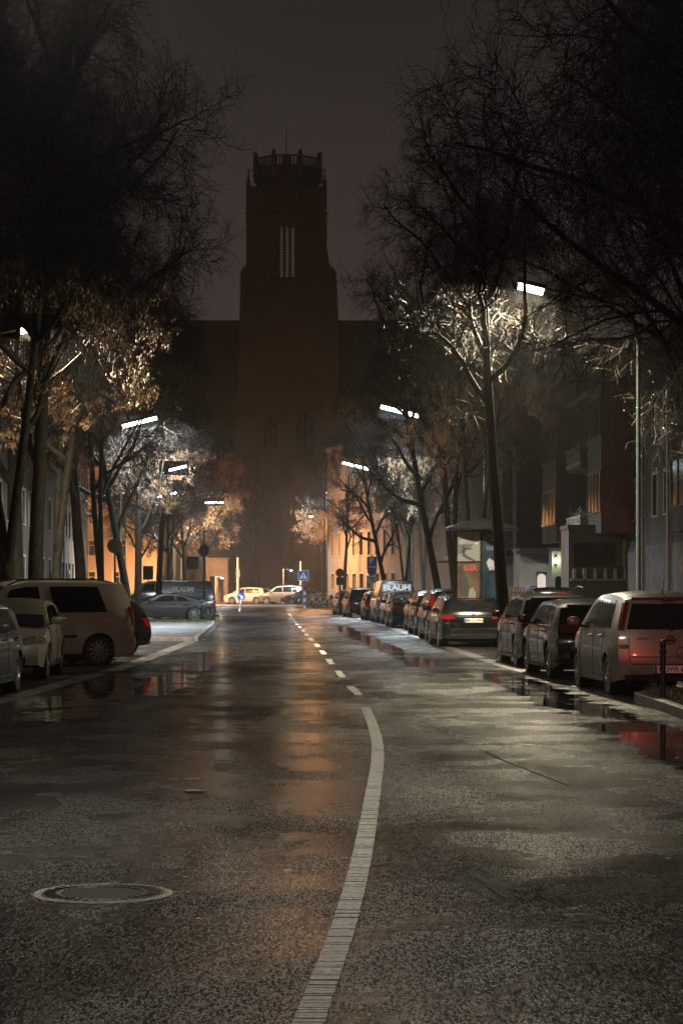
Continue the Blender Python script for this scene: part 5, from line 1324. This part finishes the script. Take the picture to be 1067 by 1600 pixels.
# --- left street front
wl3 = [(1.2+2.9*k, 2.4+2.9*k, 1.5+3.0*f, 3.0+3.0*f) for k in range(17) for f in range(5)]
row_house('pale_apartment_house', 'pale concrete apartment house glimpsed between the left trunks', (-13.2,62), (-14.9,114), 15.5, mat('pale_concrete',(.075,.06,.043),.75,0,.12,.5,bump=.1), wl3, Wtrim, [(26,27.2,.1,2.4)], depth=11)
wl4 = [(1.2+2.9*k, 2.4+2.9*k, 1.5+3.0*f, 3.0+3.0*f) for k in range(10) for f in range(4)]
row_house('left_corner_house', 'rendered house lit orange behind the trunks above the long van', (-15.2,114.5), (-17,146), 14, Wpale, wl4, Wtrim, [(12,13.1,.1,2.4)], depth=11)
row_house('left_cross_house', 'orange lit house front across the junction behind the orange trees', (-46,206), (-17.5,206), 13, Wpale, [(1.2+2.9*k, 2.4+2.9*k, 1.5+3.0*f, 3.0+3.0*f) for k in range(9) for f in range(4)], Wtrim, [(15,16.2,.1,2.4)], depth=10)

# ================================================================== church
Stone = wall_brick('dark_stone', (.06,.055,.047), (.04,.037,.032), (.035,.033,.03), False, .9, .4, .02, .85)  # dark masonry in two close tones
StoneP = mat('carved_dark_stone', (.07,.062,.052), .85, 0, .35, 1.5, bump=.4, bscale=6)
YT = 292.0
tx = lambda px: gx(px, YT); tz = lambda py: gz(py, YT)
ch = empty('church', (tx(448.5), YT, 0), 0, 'tall dark gothic church with square topped tower closing the street', 'church')
X_ = lambda px: tx(px) - tx(448.5)
w = MB(); D = 12.2; bx0, bx1 = X_(388), X_(508.5)
bz0, bz1 = tz(432.5), tz(347)
lanc = [(X_(437.5), X_(442.2)), (X_(446.4), X_(451.2)), (X_(455.2), X_(460))]
holes = [(a,b,bz0,bz1-.35) for a,b in lanc] + [(X_(412.6), X_(413.8), tz(432), tz(356))]
def shift(mb, f): mb.v = [f(*p) for p in mb.v]; return mb
for y0 in (0, D-1.0):
    q = MB(); hh_ = holes if y0 == 0 else [(X_(434),X_(466),bz0-1,bz1+2.5),(X_(411),X_(416),tz(434),tz(350))]
    wall_holes(q, bx0, bx1, tz(500), tz(291), hh_, 1.0); w.add([(x,y+y0,z) for x,y,z in q.v], q.f)
w.box(bx0, bx0+1.0, 1.0002, D-1.0002, tz(500), tz(291)); w.box(bx1-1.0, bx1, 1.0002, D-1.0002, tz(500), tz(291))
w.build('tower', Stone, ch)
# pointed heads and glazing bars in the lancets
k = MB()
for y0 in (.2,):
    for a, b in lanc:
        hw2 = (b-a)/2; c = (a+b)/2; zt_ = bz1-.35
        k.prism([(a,zt_),(a,zt_-.55),(c,zt_)], lambda x,z:(x,y0,z), lambda x,z:(x,y0+.5,z)); k.prism([(b,zt_),(c,zt_),(b,zt_-.55)], lambda x,z:(x,y0,z), lambda x,z:(x,y0+.5,z))
        n = 17
        for i in range(1, n): z = bz0 + (zt_-bz0)*i/n; k.box(a, b, y0+.1, y0+.2, z-.035, z+.035)
k.build('tracery', StoneP, ch)
# lower, wider stage with sloping offsets and stepped buttresses
k = MB()
k.prism([(X_(376.5),0),(X_(526.5),0),(X_(524.5),tz(470)),(X_(522.5),tz(424)),(X_(523.5),tz(421)),(X_(514),tz(411)),(X_(511.5),tz(398)),(X_(508.6),tz(377)),(X_(388),tz(377)),(X_(387),tz(402)),(X_(386),tz(411)),(X_(377),tz(420)),(X_(378.5),tz(424)),(X_(377.5),tz(470))], lambda x,z:(x,1.6,z), lambda x,z:(x,3.4,z))
k.prism([(X_(376.5),0),(X_(526.5),0),(X_(524.5),tz(470)),(X_(522.5),tz(440)),(X_(378.5),tz(440)),(X_(377.5),tz(470))], lambda x,z:(x,-.8,z), lambda x,z:(x,1.599,z))
# ragged crockets down the edges
rn = random.Random(8)
for i in range(16):
    py = 425+i*4.7; k.box(X_(524+i*.15), X_(525.6+i*.2), 1.8, 2.6, tz(py+1.6), tz(py)); k.box(X_(376.4-i*.1), X_(378), 1.8, 2.6, tz(py+1.6), tz(py))
for i in range(9):
    py = 378+i*4; k.box(X_(508.5), X_(510.2+i*.35), 1.8, 2.4, tz(py+1.5), tz(py))
k2 = [(p, q) for p, q in zip(k.v, k.v)]
holes_ok = True
# keep the window and slit open: the lower prisms stop beneath the window sill
k.v = [(x, y, z) for x, y, z in k.v]
lowst = MB()
lowst.prism([(X_(374),0),(X_(530),0),(X_(527.5),tz(490)),(X_(525),tz(440)),(X_(378),tz(440)),(X_(375.5),tz(490))], lambda x,z:(x,-.8,z), lambda x,z:(x,1.4,z))
for sg, e0, e1, e2 in ((-1,376,386,388.1),(1,524,514,508.4)):
    poly = [(X_(e0),tz(440)),(X_(e0),tz(421)),(X_(e1),tz(411)),(X_(e1)+(-.1 if sg<0 else .1)*-1,tz(398)),(X_(e2),tz(376)),(X_(e2),tz(440))]
    lowst.prism(poly, lambda x,z:(x,.5,z), lambda x,z:(x,3.0,z))
for i in range(16):
    py = 425+i*4.7; lowst.box(X_(524), X_(526.2+i*.22), 1.0, 1.8, tz(py+1.8), tz(py)); lowst.box(X_(374.6-i*.1), X_(378), 1.0, 1.8, tz(py+1.8), tz(py))
for i in range(9):
    py = 380+i*4; lowst.box(X_(507.5), X_(510.4+i*.4), 1.0, 1.8, tz(py+1.6), tz(py))
lowst.build('buttress', Stone, ch)
# corner shafts of the upper stage with crossed pinnacles
for px in (388.5, 507):
    q = MB(); x = X_(px); q.box(x-.32, x+.32, -.3, .9, tz(411), tz(286))
    q.add([(x-.3,-.1,tz(286)),(x+.3,-.1,tz(286)),(x+.3,.6,tz(286)),(x-.3,.6,tz(286)),(x,.25,tz(270))], [(0,1,4),(1,2,4),(2,3,4),(3,0,4)])
    q.box(x-.07,x+.07,.18,.32,tz(272),tz(262.5)); q.box(x-.28,x+.28,.18,.32,tz(267.4),tz(265.6)); q.box(x-.2,x+.2,.1,.4,tz(277),tz(275)); q.box(x-.13,x+.13,.12,.38,tz(271.5),tz(269.6))
    q.build('pinnacle', StoneP, ch)
# gargoyles
for sg, px in ((-1,388),(1,508.5)):
    for py, ln in ((333,5.6),(341.5,4.4)):
        q = MB(); x = X_(px); q.tube([(x-sg*.2,.2,tz(py+1)),(x+sg*ln*.05,.2,tz(py)),(x+sg*ln*.085,.2,tz(py-.6))], [.13,.10,.07], 6); q.box(*(sorted((x+sg*ln*.07, x+sg*ln*.095))), .12,.3,tz(py+.6),tz(py-1.2)); q.build('gargoyle', StoneP, ch)
# octagonal crown: slightly tapering drum, balustrade and figures
q = MB(); cxo = X_(448.5); ro0, ro1 = (X_(501)-X_(396))/2, (X_(499)-X_(397.5))/2
def octa(r_, z, cy=D/2-2.0):
    return [(cxo + r_*math.cos(R(22.5+45*i)), cy + r_*math.sin(R(22.5+45*i)), z) for i in range(8)]
q.add(octa(ro0*1.03, tz(290)-2) + octa(ro1*1.03, tz(258)), [(i,(i+1)%8,8+(i+1)%8,8+i) for i in range(8)] + [tuple(range(7,-1,-1)), tuple(range(8,16))])
q.build('octagon', Stone, ch)
q = MB(); o0 = octa(ro1*1.04, 0)
for i in range(8):
    a = Vector(o0[i]); b = Vector(o0[(i+1)%8]); zt1 = tz(244.0)
    for zz0, zz1, rr_ in ((tz(258.1),tz(256.2),.16),(tz(250.6),tz(249.8),.06),(zt1,tz(241.3),.14)):
        q.tube([(a.x,a.y,(zz0+zz1)/2),(b.x,b.y,(zz0+zz1)/2)], (zz1-zz0)/2*1.1, 6)
    n = 9
    for j in range(1, n):
        p = a.lerp(b, j/n); q.tube([(p.x,p.y,tz(257)),(p.x,p.y,tz(243))], .10, 5)
q.build('balustrade', StoneP, ch)
for i in range(8):
    a = Vector(o0[i]); q = MB(); s = 1 if a.x > cxo else -1
    c = Vector((a.x, a.y, 0)); out = (a - Vector((cxo, D/2-2.0, 0))); out.z = 0; out.normalize()
    q.tube([c+Vector((0,0,tz(275)))+out*.05, c+Vector((0,0,tz(258)))+out*.05, c+Vector((0,0,tz(243)))], [.36,.42,.34], 8)
    for zz in (252,262,272): q.tube([c+Vector((0,0,tz(zz))), c+out*.55+Vector((0,0,tz(zz-1.2)))], [.2,.12], 6)
    q.tube([c+Vector((0,0,tz(244))), c+Vector((0,0,tz(239)))+out*.1, c+Vector((0,0,tz(236)))+out*.05], [.36,.3,.2], 8)
    q.tube([c+Vector((0,0,tz(237.5))), c+Vector((0,0,tz(234.6)))+out*.12, c+Vector((0,0,tz(233.2)))+out*.28], [.2,.22,.12], 8)
    q.tube([c+Vector((0,0,tz(235)))+out*.1, c+Vector((0,0,tz(234.2)))+out*.62], [.16,.07], 6)
    q.tube([c+Vector((0,0,tz(240)))+out*.2, c+Vector((0,0,tz(237.8)))+out*.55], [.12,.06], 6)
    q.build('statue', StoneP, ch)
q = MB(); q.box(X_(439.5),X_(454.2),D/2-3.2,D/2-1.6,tz(258.5),tz(236.8)); q.box(X_(438.6),X_(455.0),D/2-3.3,D/2-1.5,tz(236.8)+.002,tz(236)); q.build('stair_turret', Stone, ch)
MB().tube([(X_(446.3),D/2-2.4,tz(237)),(X_(446.3),D/2-2.4,tz(183))], [.07,.03], 6).build('lightning_rod', M['dark_metal'], ch)
# west front: gable with pointed windows, portals, buttresses
q = MB(); gy = -1.6
wz = lambda py: gz(py, YT)
gh = [(X_(412),X_(434),wz(700),wz(650)),(X_(463),X_(492),wz(715),wz(640)),(X_(400),X_(500),0,0)]
gh = gh[:2]
wall_holes(q, X_(374), X_(530), 0, wz(560), gh, .9); q.v = [(x,y+gy-.05,z) for x,y,z in q.v]
q.prism([(X_(374),wz(560)+.01),(X_(530),wz(560)+.01),(X_(450),wz(450))], lambda x,z:(x,gy-.05,z), lambda x,z:(x,gy+.79,z))
q.build('front_gable', wall_brick('lightened_stone', (.07,.06,.05), (.05,.045,.038), (.06,.05,.04), False, .9, .4, .02, .85), ch)  # gable stone lightened to make the lamplit front show
for (a,b,c,e) in gh:
    rx = (b-a)/2; cx_ = (a+b)/2
    hd = MB(); za = e-1.8*rx
    for sg in (-1,1):
        pts = [(cx_+sg*rx, e),(cx_+sg*rx, za)] + [(cx_+sg*(rx*2*math.cos(t_)-rx), za+2*rx*math.sin(t_)*.9) for t_ in np.linspace(0,PI/3,8)] + [(cx_, e)]
        hd.prism(pts, lambda x,z:(x,gy-.0,z), lambda x,z:(x,gy+.6,z))
    hd.build('window_head', Stone, ch)
    MB().box(a+.05,b-.05,gy+.55,gy+.6,c,e-.1).build('church_window', M['pane'], ch)
    tr = MB()
    for j in range(1,3): xx = a+(b-a)*j/3; tr.box(xx-.09,xx+.09,gy+.3,gy+.5,c,e-.6)
    tr.build('tracery', StoneP, ch)
for px in (374, 401, 447, 500, 530):
    q = MB(); x = X_(px); q.prism([(gy-1.8,0),(gy-.06,0),(gy-.06,wz(620)),(gy-.7,wz(650)),(gy-1.0,wz(735)),(gy-1.8,wz(760))], lambda y,z:(x-.55,y,z), lambda y,z:(x+.55,y,z)); q.build('buttress', Stone, ch)
for a_, b_ in ((404,444),(455,495)): MB().box(X_(a_),X_(b_),gy-.5,gy-.06,0,wz(875)).build('portal_surround', StoneP, ch)
MB().box(X_(374),X_(530),gy-.35,gy-.06,wz(622),wz(617)).build('string_course', StoneP, ch)
for a, b in ((X_(410),X_(438)),(X_(461),X_(489))):
    MB().prism(arch_poly(a,b,.1,wz(882)), lambda x,z:(x,gy-.56,z), lambda x,z:(x,gy-.502,z)).build('portal', M['dark_metal'], ch)
q = MB()
for j in range(12): x = X_(398+j*9); q.tube([(x,gy-.5,wz(617)),(x,gy-.5,wz(603))], .12, 5)
q.box(X_(396),X_(500),gy-.62,gy-.38,wz(603),wz(600)); q.build('gallery', StoneP, ch)
# transept / nave block with long ridge and steep roof
YN = 14.0; sc_ = (YT+YN)/YT
nx0, nx1 = gx(228,YT+YN)-tx(448.5), gx(690,YT+YN)-tx(448.5)
zr = gz(500.5, YT+YN); ze = zr - 11
nv = MB(); nh = []
for i in range(9):
    xx = nx0+2.2+i*4.4; nh.append((xx, xx+1.9, 12, 22))
wall_holes(nv, nx0, nx1, 0, ze, nh, .8); nv.v = [(x, y+YN-7, z) for x,y,z in nv.v]
nv.box(nx0,nx0+.8,YN-6.198,YN+7,0,ze); nv.box(nx1-.8,nx1,YN-6.198,YN+7,0,ze)
nv.build('nave_wall', Stone, ch)
MB().prism([(YN-7.5,ze+.01),(YN+7.5,ze+.01),(YN,zr)], lambda y,z:(nx0-.3,y,z), lambda y,z:(nx1+.3,y,z)).build('nave_roof', Slate, ch)
for (a,b,c,e) in nh: MB().box(a+.02,b-.02,YN-6.6,YN-6.5,c,e).build('church_window', M['pane'], ch)
for i in range(10):
    xx = nx0+1.0+i*4.4; MB().prism([(YN-9,0),(YN-7.01,0),(YN-7.01,ze-2),(YN-7.6,ze-4),(YN-8,14),(YN-9,12)], lambda y,z:(xx-.45,y,z), lambda y,z:(xx+.45,y,z)).build('buttress', Stone, ch)
# low aisle and side porch with lit door
MB().prism([(0,0),(10,0),(10,9),(0,6.5)], lambda y,z:(X_(530)+.2,y,z), lambda y,z:(X_(530)+14,y,z)).build('aisle', Stone, ch)
MB().prism([(0,0),(10,0),(10,9),(0,6.5)], lambda y,z:(X_(374)-14,y,z), lambda y,z:(X_(374)-.2,y,z)).build('aisle', Stone, ch)
# small porch near the white lamp
Y = 208; pr_, Lpr = front_block('church_porch', 'small stone porch with pointed openings beside the small white lamp', 322, 356, Y, 4.2, StoneP, dep=3, holes=((.35,.85,.1,2.6),(1.2,1.7,.1,2.6)))
# dark fence / wall before the church
cw = empty('churchyard_wall', (0,226,.1), 0, 'low dark wall in front of the church behind the far cars', 'wall')
MB().box(-30,12,0,.5,0,1.2).build('wall', Bdark, cw); MB().box(-30.05,12.05,-.05,.55,1.202,1.3).build('coping', StoneP, cw)

# ================================================================== air
hm = bpy.data.materials.new('haze'); hm.use_nodes = True; hn = hm.node_tree.nodes; hl = hm.node_tree.links
hn.remove(hn['Principled BSDF']); pv = hn.new('ShaderNodeVolumePrincipled'); hl.new(pv.outputs[0], hn['Material Output'].inputs['Volume'])
pv.inputs['Color'].default_value = (.92,.93,.92,1); pv.inputs['Density'].default_value = 0.00038; pv.inputs['Anisotropy'].default_value = .78
MB().box(-200,200,-45,440,-1.2,72).build('haze', hm, kind='stuff')
